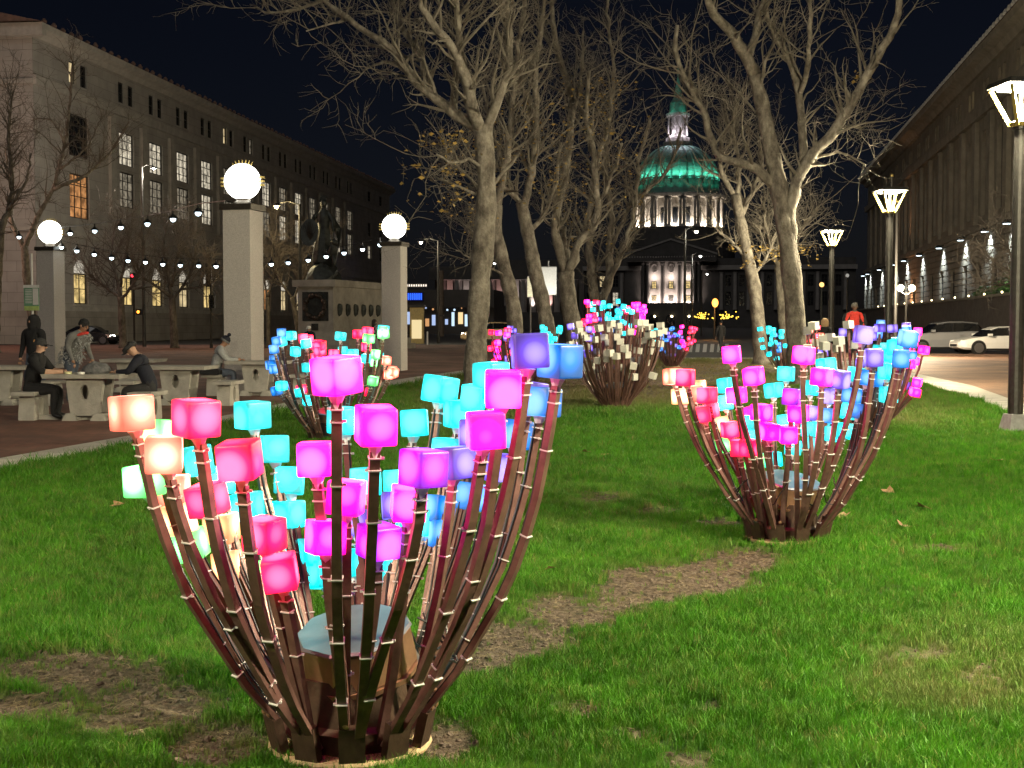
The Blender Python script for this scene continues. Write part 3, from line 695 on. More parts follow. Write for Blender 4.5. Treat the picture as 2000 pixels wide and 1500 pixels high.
MB().lathe([(3.8, 89.8), (3.3, 94), (1.7, 96.5), (1.2, 100), (.35, 105), (.12, 111)], 12, dc).obj('spire', M_cop, lant)
for k in range(5):
    a = math.pi+math.pi*(k+.5)/5
    light('lantern_floodlight', 'POINT', (5.4*math.cos(a), DY+5.4*math.sin(a), 80.8), 1100, (.95, .86, 1), CHL, .2)
    if k in (1, 3): light('spire_floodlight', 'POINT', (6*math.cos(a), DY+6*math.sin(a), 90.5), 110, (.2, 1, .75), CHL, .2)
# ================================================================== other far buildings
CB = thing('colonnaded_hall', 'dark columned hall with narrow uplit bays seen between the tree trunks', 'building', (P(1030, 632, 350)[0], 350, 0), R(-7))
strip('rear_block', CB, -26, 14, 2, 20, 0, 17, M_chd)
strip('entablature', CB, -27, 15, -1.5, 2, 13.6, 17.2, M_chd)
strip('steps', CB, -27, 15, -2.5, 2, 0, 4.6, M_chd)
for k in range(9):
    s = -24+k*4.6
    MB().lathe([(.95, 4.7), (.85, 5.4), (.7, 12.8), (1., 13.5)], 12, (s, -.6)).obj('column', M_ch, CB)
    if k < 8:
        strip('bay_wall', CB, s+1.5, s+3.1, 1.5, 1.98, 4.7, 13.5, M_ch)
        light('bay_uplight', 'SPOT', (s+2.3, .55, 4.75), 7000, (1, .82, .76) if k % 3 else (1, .55, .5), CB, .15, (0, .12, 1), 50, .9)
SHB = thing('shop_block', 'low dark shop block with bright shopfronts and a blue sign beyond the junction', 'building', (P(845, 632, 197)[0], 197, 0), R(-6))
strip('wall', SHB, -5.5, 9.5, 0, 14, 0, 6.8, M_chd)
strip('canopy', SHB, -5.7, 9.7, -1.5, 0, 4.1, 4.5, M_chd)
E_blue = em('sign_blue', (.03, .14, 1), 1.6); E_shop = [em('shop_glow%d' % i, c, s) for i, (c, s) in enumerate([((1, .72, .35), 1.1), ((.5, .65, 1), .9), ((1, .85, .7), 1.4), ((1, .5, .2), .7), ((.6, .8, 1), 1.2)])]
sg = strip('sign', SHB, -4.6, -1.4, -.3, -.01, 5.1, 6.4, pm('sign_navy', (.01, .03, .25), .5))
for k in range(9): strip('sign_letter', sg, -4.45+k*.33, -4.25+k*.33, -.36, -.31, 5.25, 6.25, E_blue)
sg = strip('lettering_band', SHB, -4.6, -.8, -.25, -.01, 7.2, 7.7, M_chd)
for k in range(10): strip('sign_letter', sg, -4.4+k*.37, -4.2+k*.37, -.3, -.26, 7.28, 7.62, E_shop[2])
for k in range(14):
    x = -5.2+k*1.02; z0 = rb.uniform(.8, 1.6); z1 = rb.uniform(2.2, 3.6)
    strip('shop_window', SHB, x, x+rb.uniform(.35, .8), -.08, -.01, z0, z1, rb.choice(E_shop+[M_dark, M_dark, M_dark]))
for k in range(12): MB().sphere((-5.2+k*1.1, -1.4, rb.uniform(3.5, 4.0)), rb.uniform(.1, .2), 8, 6).obj('hanging_bulb', rb.choice(E_shop), SHB)
for (u, w, h, lab, nm) in ((905, 14, 5.2, 'dark low building with sparse lit windows right of the blue signed shops', 'street_building'),):
    o = thing(nm, lab, 'building', (P(u, 632, 250)[0], 250, 0), R(-6)); strip('wall', o, -w/2, w/2, 0, 12, 0, h, M_chd)
    for k in range(6): strip('lit_window', o, -w/2+.6+k*2.1, -w/2+1.7+k*2.1, -.06, -.01, 3.4, 3.8+.4*(k % 2), E_shop[k % 3])
# lit kiosk
K = thing('lit_kiosk', 'narrow yellow lit kiosk beside the shops', 'kiosk', tuple(gd(815, 103)), 0)
strip('body', K, -.55, .55, -.5, .5, 0, 2.9, pm('kiosk_paint', (.5, .38, .15), .6)); strip('lit_panel', K, -.4, .4, -.54, -.505, .4, 1.9, em('kiosk_glow', (1, .8, .42), .9)); strip('roof', K, -.65, .65, -.6, .6, 2.91, 3.1, M_pole)
# ================================================================== lamp posts, pillars
M_lfr = pm('lantern_frame_paint', (.20, .15, .035), .5, .2, 8, .1)
def lamp_post(loc, label, power=1500, group='lantern lamp posts along the right of the lawn'):
    t = thing('lamp_post', label, 'lamp post', loc, STREET, group)
    MB().box(-.22, .22, -.22, .22, 0, .06).taper((0, 0), .06, .3, .17, .17, .12, .12).obj('base', M_steel, t)
    MB().lathe([(.105, .28), (.1, 2.2), (.085, 4.35), (.11, 4.36), (.11, 4.44)], 14).obj('pole', M_pole, t, smooth=False)
    fr = MB()
    for sx in (-1, 1):
        for sy in (-1, 1): fr.tube([(sx*.1, sy*.1, 4.42), (sx*.3, sy*.3, 4.95)], .035, 4)
    ln = fr.obj('lantern_frame', M_lfr, t)
    MB().lathe([(.14, 4.4), (.16, 4.46), (.05, 4.5)], 10).obj('collar', M_lfr, t)
    MB().taper((0, 0), 4.97, 5.05, .36, .36, .33, .33).obj('canopy', M_pole, t)
    MB().box(-.24, .24, -.24, .24, 4.925, 4.962).obj('diffuser', em('lantern_glow', (1, .93, .66), 9), ln)
    MB().lathe([(.028, 4.5), (.028, 4.92)], 8).obj('lamp_tube', em('lantern_tube', (1, .86, .45), 2.2), ln)
    light('lantern_light', 'POINT', (0, 0, 4.78), power, (1, .88, .58), t, .34)
    return t
lamp_post((7.25, 18.4, 0), 'lantern lamp post at the lawn edge beside the sedan', 7500)
lamp_post((9.63, 32.8, 0), 'lantern lamp post behind the sculpture near the silver SUV', 5500)
lamp_post((11.65, 46.8, 0), 'lantern lamp post beside the leaning tree trunk', 4500)
lamp_post((5.1, 4.2, 0), 'lantern lamp post on the near right of the lawn', 11500)
lamp_post((-4.9, 1.2, 0), 'unseen lantern lamp post added as fill for the left lawn', 4300)  # post added out of view to fill light on the left lawn
M_gold = pm('gilded_brass', (.55, .42, .14), .4, .5, 8, .2)
E_globe = em('globe_glow', (1, .985, .86), 9)
def pillar(loc, label, rot=R(-14.5)):
    t = thing('globe_pillar', label, 'lamp pillar', loc, rot, 'granite pillars with globe lamps')
    MB().box(-.34, .34, -.34, .34, 0, 4.22).obj('shaft', M_gran, t)
    MB().box(-.4, .4, -.4, .4, 4.225, 4.36).obj('cap', M_bronze, t)
    MB().lathe([(.24, 4.36), (.2, 4.42), (.14, 4.47), (.14, 4.52)], 14).obj('neck', M_bronze, t)
    MB().sphere((0, 0, 4.9), .42, 28, 16).obj('globe', E_globe, t, smooth=True)
    for sx in (-1, 1):
        for dz in (-.09, 0, .09): MB().box(sx*.48-.055, sx*.48+.055, -.05, .05, 4.9+dz-.022, 4.9+dz+.022).obj('side_fin', M_gold, t)
    for k in range(7):
        a = R(-30+10*k); x = .42*math.sin(a); z = 4.9+.42*math.cos(a)
        MB().tube([(x, 0, z-.01), (x*1.25, 0, z+.09)], [.014, .008], 5).obj('crown_spike', M_gold, t)
    return t
PIL = [gd(102, 46.5), gd(477, 30.), gd(771, 43.8)]
pillar(PIL[0], 'globe topped granite pillar beside the green noticeboard')
pillar(PIL[1], 'globe topped granite pillar behind the man in the bobble hat')
pillar(PIL[2], 'globe topped granite pillar right of the bronze monument')
pillar((-8.7, 15.6, 0), 'unseen globe topped granite pillar added to light the brick plaza')  # pillar added outside the view so its globe lights tables and plaza
pillar((-13.5, 4., 0), 'unseen globe topped granite pillar added for light from the left')  # second unseen pillar, put in for the light of its globe
# ================================================================== light sculptures
CC = {'M': (1, .002, .24), 'K': (1, .0045, .045), 'P': (1, .17, .105), 'Y': (1, .40, .17), 'W': (.13, 1, .19), 'C': (.0, .80, .84), 'B': (.0, .21, .80), 'V': (.15, .07, .80), 'U': (.40, .006, .84)}
CS = {'M': 12.0, 'K': 9.0, 'P': 5.0, 'Y': 4.6, 'W': 4.4, 'C': 3.0, 'B': 2.0, 'V': 1.6, 'U': 2.8}
WH = {'M': .022, 'K': .028, 'P': .10, 'Y': .10, 'W': .10, 'C': .05, 'B': .14, 'V': .24, 'U': .08}
CM = {k: cube_mat('cube_glow_'+n, CC[k], CS[k], WH[k]) for k, n in zip('MKPYWCBVU', ('magenta', 'pink', 'peach', 'cream', 'mint', 'cyan', 'blue', 'violet', 'purple'))}
CM['G'] = pm('cube_unlit', (.62, .60, .55), .5, 0, 12, .08)
CH_ = .0575
def cube_mesh(mat, bev=True):
    bm = bmesh.new(); bmesh.ops.create_cube(bm, size=2*CH_)
    if bev: bmesh.ops.bevel(bm, geom=list(bm.edges), offset=.0085, segments=2, affect='EDGES', profile=.6)
    me = bpy.data.meshes.new('light_cube'); bm.to_mesh(me); bm.free(); me.materials.append(mat); me.update()
    if bev: me.polygons.foreach_set('use_smooth', [True]*len(me.polygons))
    return me
CUBE = {k: cube_mesh(m) for k, m in CM.items()}
CUBEF = {k: cube_mesh(m, False) for k, m in CM.items()}
CN = {'M': 'magenta', 'K': 'pink', 'P': 'peach', 'Y': 'cream', 'W': 'mint', 'C': 'cyan', 'B': 'blue', 'V': 'violet', 'U': 'purple', 'G': 'unlit grey'}
PZ = [0, .294, .65, .93, 1.2, 1.4, 1.6]; PR = [.275, .485, .675, .77, .825, .852, .87]
def RP(z): return np.interp(z, PZ, PR)
neck_me = MB().lathe([(.013, -.05), (.016, -.03), (.024, -.012), (.03, 0)], 8).mesh('cube_neck', M_tie)
pocket_me = MB().box(-.047, .047, -.008, .028, 0, .135).mesh('socket', M_stemd)
bolt_me = MB().lathe([(.012, 0), (.012, .012), (.004, .016)], 8, M=Matrix.Rotation(R(90), 4, 'X')).mesh('bolt', M_lids)
def sculpture(loc, label, cubes, near=True, hs=1., sd=0, lid=True):
    """cubes: (azimuth, radius, z, colour) relative to the centre; one stem each"""
    rr = random.Random(sd)
    t = thing('light_cube_sculpture', label, 'light sculpture', (loc[0], loc[1], .012), 0, 'glowing cube bouquets on the lawn')
    seg = 20 if near else 12
    MB().lathe([(.305, 0), (.31, .012), (.305, .024)], seg).obj('base_board', M_ply, t)
    MB().lathe([(.235, .024), (.25, .10), (.225, .12), (.205, .28)], 8).obj('core_drum', M_stemd, t)
    if lid:
        M_ = Matrix.Translation((.02, 0, .385)) @ Matrix.Rotation(R(rr.uniform(-8, 8)), 4, 'Y') @ Matrix.Rotation(R(13), 4, 'X')
        bx = MB().lathe([(.225, -.09), (.215, .04), (.21, .05)], 10, M=M_).obj('cable_box', M_lids, t)
        MB().lathe([(.222, .052), (.212, .061)], 10, M=M_).obj('box_lid', M_lid, bx)
        MB().lathe([(.24, -.112), (.24, -.094)], 10, M=M_).obj('box_rim', M_lids, bx)
    if near:
        for k in range(11):
            a = 2*math.pi*(k+.5)/11
            o = link('socket', pocket_me, t); o.location = ((.272*math.cos(a)), .272*math.sin(a), .028)
            o.rotation_euler = Euler((R(-13), 0, a-R(90)), 'XYZ')
            for q in (-.022, .022):
                c = link('bolt', bolt_me, o); c.location = (q, .022, .155); c.rotation_euler = (0, 0, R(180))
    NP = 11 if near else 6
    for i, (az, rc, zc, col) in enumerate(cubes):
        slot = 2*math.pi/11; pk_ = (math.floor(az/slot)+.5)*slot; ab = pk_+(.085 if az > pk_ else -.085) if near else az
        zt = zc-CH_-.028; r0 = .262-.06*(1-min(1, zc/1.3)) - (.03 if i % 3 == 0 else 0); zb = .06
        q = np.linspace(0, 1, NP); z = zb+(zt-zb)*q
        r = r0+(RP(z/hs)-RP(zb/hs))*(rc-r0)/max(.02, (RP(zt/hs)-RP(zb/hs)))
        a = ab+(az-ab)*(q*q*(3-2*q))
        wob = rr.uniform(-.012, .012)
        pts = np.stack([r*np.cos(a)-np.sin(a)*wob*np.sin(q*3.1), r*np.sin(a)+np.cos(a)*wob*np.sin(q*3.1), z], -1)
        rad = np.array([math.cos(az), math.sin(az), 0]); tan = np.array([-math.sin(az), math.cos(az), 0])
        b = MB(); hw, hd = (.0165, .012)
        v = []
        for p in pts:
            for (sx, sy) in ((-1, -1), (1, -1), (1, 1), (-1, 1)): v.append(p+tan*hw*sx+rad*hd*sy)
        f = [(j*4+k, j*4+(k+1) % 4, (j+1)*4+(k+1) % 4, (j+1)*4+k) for j in range(NP-1) for k in range(4)]+[(3, 2, 1, 0), tuple(range((NP-1)*4, NP*4))]
        st = b.add(v, f).obj('stem', M_stem, t)
        dz = pts[-1]-pts[-2]; dz /= np.linalg.norm(dz)
        cpos = pts[-1]+dz*(.028+CH_)
        cu = link('light_cube', (CUBE if near else CUBEF)[col], st); cu.location = cpos
        up = Vector(dz)*.35+Vector((0, 0, 1))*.65; q_ = up.to_track_quat('Z', 'X')
        cu.rotation_mode = 'QUATERNION'; cu.rotation_quaternion = q_ @ Euler((rr.uniform(-.1, .1), rr.uniform(-.1, .1), rr.uniform(0, 6.28))).to_quaternion()
        if near:
            nk = link('cube_neck', neck_me, st); nk.location = cpos-dz*CH_; nk.rotation_mode = 'QUATERNION'; nk.rotation_quaternion = Vector(dz).to_track_quat('Z', 'X')
            tb_ = MB(); cb = MB(); cpath = []
            lenp = np.concatenate([[0], np.cumsum(np.linalg.norm(np.diff(pts, axis=0), axis=1))])
            L_ = lenp[-1]; stops = [L_-.02, L_-.06]; d_ = L_-.06-rr.uniform(.15, .22)
            while d_ > .25: stops.append(d_); d_ -= rr.uniform(.24, .40)
            for d_ in stops:
                p = np.array([np.interp(d_, lenp, pts[:, k]) for k in range(3)]); p2 = np.array([np.interp(min(L_, d_+.01), lenp, pts[:, k]) for k in range(3)])
                tg = (p2-p)/(np.linalg.norm(p2-p)+1e-9); tg = tg if np.linalg.norm(tg) > .5 else dz
                nr2 = np.cross(tan, tg)
                w1, w2 = hw+.004, hd+.0045; rv = []
                for (e, k1, k2) in ((-.0022, 1, 1), (.0022, 1, 1)):
                    for (sx, sy) in ((-1, -1), (1, -1), (1, 1), (-1, 1)): rv.append(p+tg*e+tan*w1*sx+nr2*w2*sy)
                tb_.add(rv, [(0, 1, 5, 4), (1, 2, 6, 5), (2, 3, 7, 6), (3, 0, 4, 7), (4, 5, 6, 7), (3, 2, 1, 0)])
                sd2 = rr.choice((-1, 1)); c = p+tan*(w1+.004)*sd2-nr2*rr.uniform(-.01, .01)
                tb_.box(c[0]-.0045, c[0]+.0045, c[1]-.0045, c[1]+.0045, c[2]-.004, c[2]+.004)
            tb_.obj('cable_ties', M_tie, st)['kind'] = 'stuff'
            inn = pts[1:]-rad*(hd+.004)+tan*rr.uniform(-.01, .01)
            cb.tube(inn, .0042, 4); cb.obj('cable', M_cable, st)
    if near:
        for k in range(6):
            a0_ = rr.uniform(0, 6.28); a1_ = a0_+rr.uniform(.4, 1.1); pp = []
            for j in range(9):
                q = j/8; a = a0_+(a1_-a0_)*q; rad_ = .34+.06*math.sin(q*3.1)+.02*math.sin(q*9+k); pp.append((rad_*math.cos(a), rad_*math.sin(a), .33+.10*q-.09*math.sin(q*3.14)+.05*rr.random()))
            MB().tube(pp, .005, 5).obj('loose_cable', M_cable, t)
    return t
def trace(center, items, hs=1.):
    """find where each traced cube sits on the bowl of stems (front or back side)"""
    out = []
    for (u, v, c, side) in items:
        d = ray(u, v); d = d/d[1]; Y = np.linspace(center[1]-1.05, center[1]+1.05, 500)
        pts = np.stack([d[0]*Y, Y, CH+d[2]*Y], -1)
        rho = np.hypot(pts[:, 0]-center[0], pts[:, 1]-center[1]); z = pts[:, 2]
        f = rho-RP(z/hs)*{'F': 1., 'B': .93, 'I': .52}[side]
        sg = np.where(np.diff(np.sign(f)) != 0)[0]
        if len(sg) == 0: k = int(np.argmin(np.abs(f)))
        else: k = sg[0] if side in 'FI' else sg[-1]
        out.append((math.atan2(pts[k, 1]-center[1], pts[k, 0]-center[0]), rho[k], max(.42, z[k]-.025), c))
    return out
c1 = G(664, 1512)+np.array([0, .30, 0])
MAIN = [(268, 797, 'P', 'F'), (308, 842, 'W', 'B'), (332, 877, 'P', 'F'), (390, 806, 'K', 'F'), (498, 804, 'C', 'B'), (297, 930, 'W', 'B'), (352, 948, 'P', 'B'), (398, 892, 'C', 'B'),
 (473, 887, 'K', 'F'), (415, 967, 'K', 'I'), (570, 932, 'C', 'B'), (620, 888, 'M', 'I'), (657, 724, 'M', 'F'), (732, 820, 'M', 'F'), (806, 820, 'C', 'B'), (855, 754, 'C', 'B'), (893, 802, 'C', 'B'),
 (715, 934, 'C', 'B'), (676, 962, 'M', 'I'), (567, 997, 'C', 'B'), (522, 1036, 'K', 'I'), (447, 1022, 'Y', 'B'), (490, 982, 'C', 'B'), (555, 1108, 'K', 'I'), (592, 1070, 'C', 'B'), (638, 1040, 'M', 'I'),
 (737, 1048, 'U', 'I'), (795, 974, 'M', 'I'), (772, 937, 'C', 'B'), (822, 903, 'U', 'F'), (884, 896, 'V', 'I'), (868, 875, 'C', 'B'), (912, 900, 'B', 'B'), (977, 750, 'M', 'F'), (955, 728, 'C', 'B'), (941, 830, 'M', 'F'),
 (918, 840, 'V', 'B'), (1002, 842, 'B', 'B'), (1028, 677, 'V', 'F'), (1087, 697, 'B', 'F'), (1028, 766, 'V', 'B'), (1052, 778, 'B', 'B'), (676, 815, 'C', 'B'), (790, 1036, 'C', 'B'), (852, 1032, 'B', 'B'), (692, 1088, 'C', 'B'),
 (468, 1092, 'Y', 'B'), (508, 1112, 'W', 'B'), (768, 980, 'V', 'B'), (846, 988, 'B', 'B'), (435, 930, 'C', 'B'), (560, 1130, 'C', 'B'), (700, 1012, 'V', 'B'), (822, 1010, 'C', 'B'), (905, 962, 'B', 'B'), (358, 1005, 'Y', 'B'), (392, 1052, 'W', 'B'), (640, 1112, 'C', 'B'), (748, 1106, 'C', 'B'), (962, 905, 'V', 'B'), (930, 772, 'C', 'B'), (540, 870, 'C', 'B')]
sculpture(c1, 'large near light sculpture with pink cream magenta and violet cubes on brown stems', trace(c1, MAIN), True, sd=1)
c2 = G(1555, 1070)+np.array([0, .30, 0])
Z2 = [(125, 410, 'P', 'F'), (200, 415, 'K', 'F'), (475, 275, 'M', 'F'), (605, 405, 'M', 'F'), (905, 280, 'M', 'F'), (800, 395, 'C', 'B'), (725, 495, 'C', 'B'), (830, 535, 'U', 'I'), (1015, 410, 'M', 'F'), (1260, 155, 'V', 'F'), (1530, 180, 'B', 'F'),
 (1115, 425, 'V', 'F'), (1040, 345, 'C', 'B'), (945, 480, 'C', 'B'), (445, 465, 'C', 'B'), (505, 525, 'M', 'I'), (440, 570, 'C', 'B'), (330, 525, 'K', 'I'), (265, 480, 'Y', 'B'), (248, 512, 'P', 'B'), (655, 630, 'M', 'I'), (600, 640, 'M', 'B'), (310, 640, 'K', 'I'),
 (355, 620, 'K', 'B'), (420, 700, 'Y', 'B'), (465, 735, 'K', 'I'), (585, 690, 'C', 'B'), (695, 745, 'M', 'I'), (870, 635, 'M', 'I'), (810, 765, 'M', 'I'), (800, 690, 'C', 'B'), (945, 825, 'C', 'B'), (835, 840, 'C', 'B'), (725, 910, 'C', 'B'),
 (520, 845, 'K', 'I'), (590, 845, 'K', 'I'), (620, 920, 'W', 'B'), (1055, 530, 'V', 'B'), (960, 640, 'V', 'B'), (1045, 650, 'B', 'B'), (1185, 525, 'B', 'B'), (1325, 295, 'V', 'F'), (1215, 400, 'C', 'B'), (1410, 380, 'C', 'B'), (1485, 300, 'B', 'F'),
 (1375, 270, 'C', 'B'), (1470, 235, 'C', 'B'), (1405, 520, 'C', 'B'), (1165, 620, 'C', 'B'), (1350, 430, 'B', 'B'), (1145, 740, 'C', 'B'), (1055, 755, 'C', 'B'), (940, 730, 'C', 'B'), (1285, 420, 'B', 'B'), (1230, 620, 'B', 'B'), (180, 530, 'Y', 'B'), (610, 760, 'C', 'B'), (450, 820, 'W', 'B')]
sculpture(c2, 'light sculpture right of the bare soil strip, pink left and cyan blue right', trace(c2, [(1280+x*.32, 600+y*.32, c, s) for x, y, c, s in Z2]), True, sd=2)
def generic(n, cols, sd, hs=1., rs=1., zlo=.55, zhi=1.52):
    """cols: colours from the viewer's left to right, front row and back row"""
    rr = random.Random(sd); out = []; order = list(range(n)); rr.shuffle(order)
    for i in range(n):
        az = i*2.399963+rr.uniform(-.12, .12); z = (zlo+(zhi-zlo)*(order[i]/n)**.75)*hs
        r = RP(z/hs)*(rr.uniform(.55, .95) if i % 3 else 1.)*rs; x = math.cos(az)*r/.87/rs; back = math.sin(az) > 0
        row = cols[1] if back else cols[0]
        k = (x*.5+.5)*len(row)+rr.uniform(-.45, .45); out.append((az, r, z, row[int(max(0, min(len(row)-1, k)))]))
    return out
sculpture(gd(648, 17.), 'light sculpture beside the picnic tables, cyan left and mint right', generic(56, ('BBCCKCCWW', 'BCKKCKKCP'), 3), True, sd=3)
sculpture(gd(1203, 23.9), 'unlit light sculpture with grey cubes and a few violet ones', generic(74, ('GGGGGGG', 'VVGGGGG'), 4, zhi=1.62), False, sd=4)
sculpture(gd(1198, 34.), 'taller light sculpture rising behind the unlit grey one', generic(76, ('MKCCCCMM', 'KCVCBCKM'), 5, hs=1.38, rs=.95, zlo=.84, zhi=1.58), False, 1.38, sd=5)
sculpture(gd(1022, 30.5), 'light sculpture beside the thick tree trunk, pink left and cyan right', generic(50, ('KMKVVCCC', 'KVVBCCC'), 6), False, sd=6)
sculpture(gd(1312, 47.), 'far light sculpture with blue cubes and pink right edge before the road', generic(52, ('CCBVBMKK', 'CCBVBVMK'), 7), False, sd=7)
sculpture(gd(1545, 36.5), 'far light sculpture split by the leaning tree trunk, cyan left', generic(52, ('CCCBVKK', 'CCBBVKP'), 8), False, sd=8)
sculpture(gd(1694, 18.6), 'light sculpture behind the pink and blue one, half unlit with pink right edge', generic(56, ('GGVGVCBMK', 'GVGVGCBVM'), 9, zhi=1.6), False, sd=9)
# ================================================================== trees
def bark_mat(name, a, b_, c):
    m = bpy.data.materials.new(name); t, bs = nodes_of(m); n = t.nodes; L = t.links
    tc = n.new('ShaderNodeTexCoord'); no = n.new('ShaderNodeTexNoise'); no.inputs['Scale'].default_value = 3.2; no.inputs['Detail'].default_value = 7; no.inputs['Roughness'].default_value = .7
    mp = n.new('ShaderNodeMapping'); mp.inputs['Scale'].default_value = (1.4, 1.4, .8); L.new(tc.outputs['Object'], mp.inputs[0]); L.new(mp.outputs[0], no.inputs[0])
    r = n.new('ShaderNodeValToRGB'); e = r.color_ramp.elements
    e[0].color = a+(1,); e[0].position = .36; e[1].color = c+(1,); e[1].position = .64; k = e.new(.5); k.color = b_+(1,)
    L.new(no.outputs['Fac'], r.inputs[0]); L.new(r.outputs[0], bs.inputs['Base Color']); bs.inputs['Roughness'].default_value = .9
    n2 = n.new('ShaderNodeTexNoise'); n2.inputs['Scale'].default_value = 16; n2.inputs['Detail'].default_value = 6; L.new(tc.outputs['Object'], n2.inputs[0])
    bp = n.new('ShaderNodeBump'); bp.inputs['Strength'].default_value = .7; bp.inputs['Distance'].default_value = .04; L.new(n2.outputs['Fac'], bp.inputs['Height']); L.new(bp.outputs[0], bs.inputs['Normal'])
    return m
M_bark = bark_mat('plane_bark', (.065, .055, .045), (.15, .13, .107), (.26, .235, .195))
M_barkd = bark_mat('dark_bark', (.05, .042, .035), (.11, .095, .08), (.19, .165, .14))
M_twig = pm('twig', (.125, .108, .088), .9, 0, 4, .3)
M_twigd = pm('dark_twig', (.12, .10, .085), .9, 0, 4, .3)
M_leaf = pm('autumn_leaf', (.26, .17, .04), .7, 0, 9, .45)
TR_ = np.random.default_rng(5)
def resample(p, rad, step):
    p = np.array(p, float); d = np.concatenate([[0], np.cumsum(np.linalg.norm(np.diff(p, axis=0), axis=1))]); n = max(4, int(d[-1]/step)+1)
    q = np.linspace(0, d[-1], n)
    # smooth with a Catmull-like cubic through cumulative length
    out = np.stack([np.interp(q, d, p[:, k]) for k in range(3)], -1)
    for _ in range(2): out[1:-1] = .25*out[:-2]+.5*out[1:-1]+.25*out[2:]
    return out, np.interp(q, d, rad)
def perp(T, rng):
    v = rng.normal(size=T.shape); v -= (v*T).sum(-1, keepdims=True)*T; return v/(np.linalg.norm(v, axis=-1, keepdims=True)+1e-9)
def grow(par, prad, count, l0, l1, rf, rng, K=5, upb=.25, out=.9, tmin=.15, kink=.12, rmin=.0045, rmax=.05):
    """par: list of [K,3] polylines; children start on them at random, lean outwards and bend up"""
    pts = []; rd = []
    cnt = len(par); w = np.array([np.linalg.norm(p[-1]-p[0]) for p in par]); w = w/w.sum()
    pick = rng.choice(cnt, count, p=w)
    for i in pick:
        p = par[i]; t = rng.uniform(tmin, 1)*(len(p)-1); j = min(int(t), len(p)-2); s = p[j]+(p[j+1]-p[j])*(t-j)
        T = p[j+1]-p[j]; T = T/(np.linalg.norm(T)+1e-9); r0 = np.interp(t, np.arange(len(p)), prad[i])
        d = T*rng.uniform(.3, .8)+perp(T[None], rng)[0]*out+np.array([0, 0, upb]); d /= np.linalg.norm(d)
        L = rng.uniform(l0, l1); q = [s]; c = s.copy()
        for k in range(K-1):
            d = d+rng.normal(size=3)*kink+np.array([0, 0, upb*.25]); d /= np.linalg.norm(d); c = c+d*L/(K-1); q.append(c)
        rr = min(max(r0*rf, rmin*1.3), rmax); pts.append(np.array(q)); rd.append(np.linspace(rr, rmin*.6, K))
    return np.array(pts), np.array(rd)
def tree(name, label, Y, trunk, limbs, n1=70, n2=320, n3=900, leaves=0, seed=1, mats=None, l1=(.9, 2.4), l2=(.4, 1.1), l3=(.2, .55), group=None, leafbox=None, dspread=.35, tw=.005):
    rng = np.random.default_rng(seed); mb, mt = mats or (M_bark, M_twig)
    px = Y/F
    t = thing(name, label, 'tree', (0, 0, 0), 0, group)
    def path(pl, r0, r1, dep):
        p = []; n = len(pl); base = P(pl[0][0], pl[0][1], Y); ph = rng.uniform(0, 6.28)
        for i, (u, v) in enumerate(pl):
            f = i/(n-1); yy = Y+dep*f+.12*math.sin(ph+f*6)*f*3
            p.append(P(u, v, yy))
        return np.array(p), np.linspace(r0*px, r1*px, n)
    tp, tr = [P(u, v, Y) for u, v, w in trunk], [w*.44*px for u, v, w in trunk]
    tp[0][2] = -.05
    a, r_ = resample(tp, tr, .22); r_ = r_*(1+.05*np.sin(np.arange(len(r_))*1.3+seed)+.04*rng.normal(size=len(r_)))
    r_[0] *= 1.35; r_[1] *= 1.15
    b = MB(); v, f = batch_tubes(a[None], r_[None], 12); b.batch(v, f); o_t = b.obj('trunk', mb, t, smooth=True)
    base = bpy.data.objects
    b = MB(); P1_, R1_ = [], []
    for k, (pl, w0, w1) in enumerate(limbs):
        dep = rng.uniform(-1, 1)*dspread*6
        p, rr = path(pl, w0*.45, w1*.45, dep); p, rr = resample(p, rr, .28); p[2:] += rng.normal(size=p[2:].shape)*.025
        rr = rr*(1+.07*rng.normal(size=len(rr)))
        v, f = batch_tubes(p[None], rr[None], 9); b.batch(v, f); P1_.append(p); R1_.append(rr)
    o_l = b.obj('limbs', mb, t, smooth=True)
    b = MB()
    c1_, d1 = grow(P1_, R1_, n1, l1[0], l1[1], .42, rng, 7, .3, .8, .12, .16, rmin=tw*1.6)
    v, f = batch_tubes(c1_, d1, 5); b.batch(v, f)
    c2_, d2 = grow(list(c1_)+P1_, list(d1)+R1_, n2, l2[0], l2[1], .5, rng, 5, .22, .8, .1, .2, rmin=tw)
    v, f = batch_tubes(c2_, d2, 4); b.batch(v, f)
    c3_, d3 = grow(list(c2_), list(d2), n3, l3[0], l3[1], .6, rng, 4, .12, .9, .1, .28, rmin=tw*.8)
    v, f = batch_tubes(c3_, d3, 3); b.batch(v, f)
    cr = b.obj('crown', mt, t); cr['kind'] = 'stuff'
    if leaves:
        tips = np.concatenate([c3_[:, -1], c3_[:, -2], c2_[:, -1]])
        if leafbox is not None:
            u, v_ = proj(tips); ok = (u > leafbox[0]) & (u < leafbox[2]) & (v_ > leafbox[1]) & (v_ < leafbox[3])
            tips = tips[ok] if ok.any() else tips[:1]
        b = MB(); pk = rng.integers(0, len(tips), leaves)
        for i in pk:
            c = tips[i]+rng.normal(size=3)*.09; s = rng.uniform(.035, .075); x = perp(np.array([[0, 0, 1.]]), rng)[0]; y = perp(x[None], rng)[0]
            z = np.cross(x, y)
            b.add([c-x*s, c-y*s*.6+z*s*.2, c+x*s, c+y*s*.6+z*s*.25], [(0, 1, 2), (0, 2, 3)])
        o = b.obj('leaves', M_leaf, t); o['kind'] = 'stuff'
    return t
TG = 'bare plane trees on the mall'
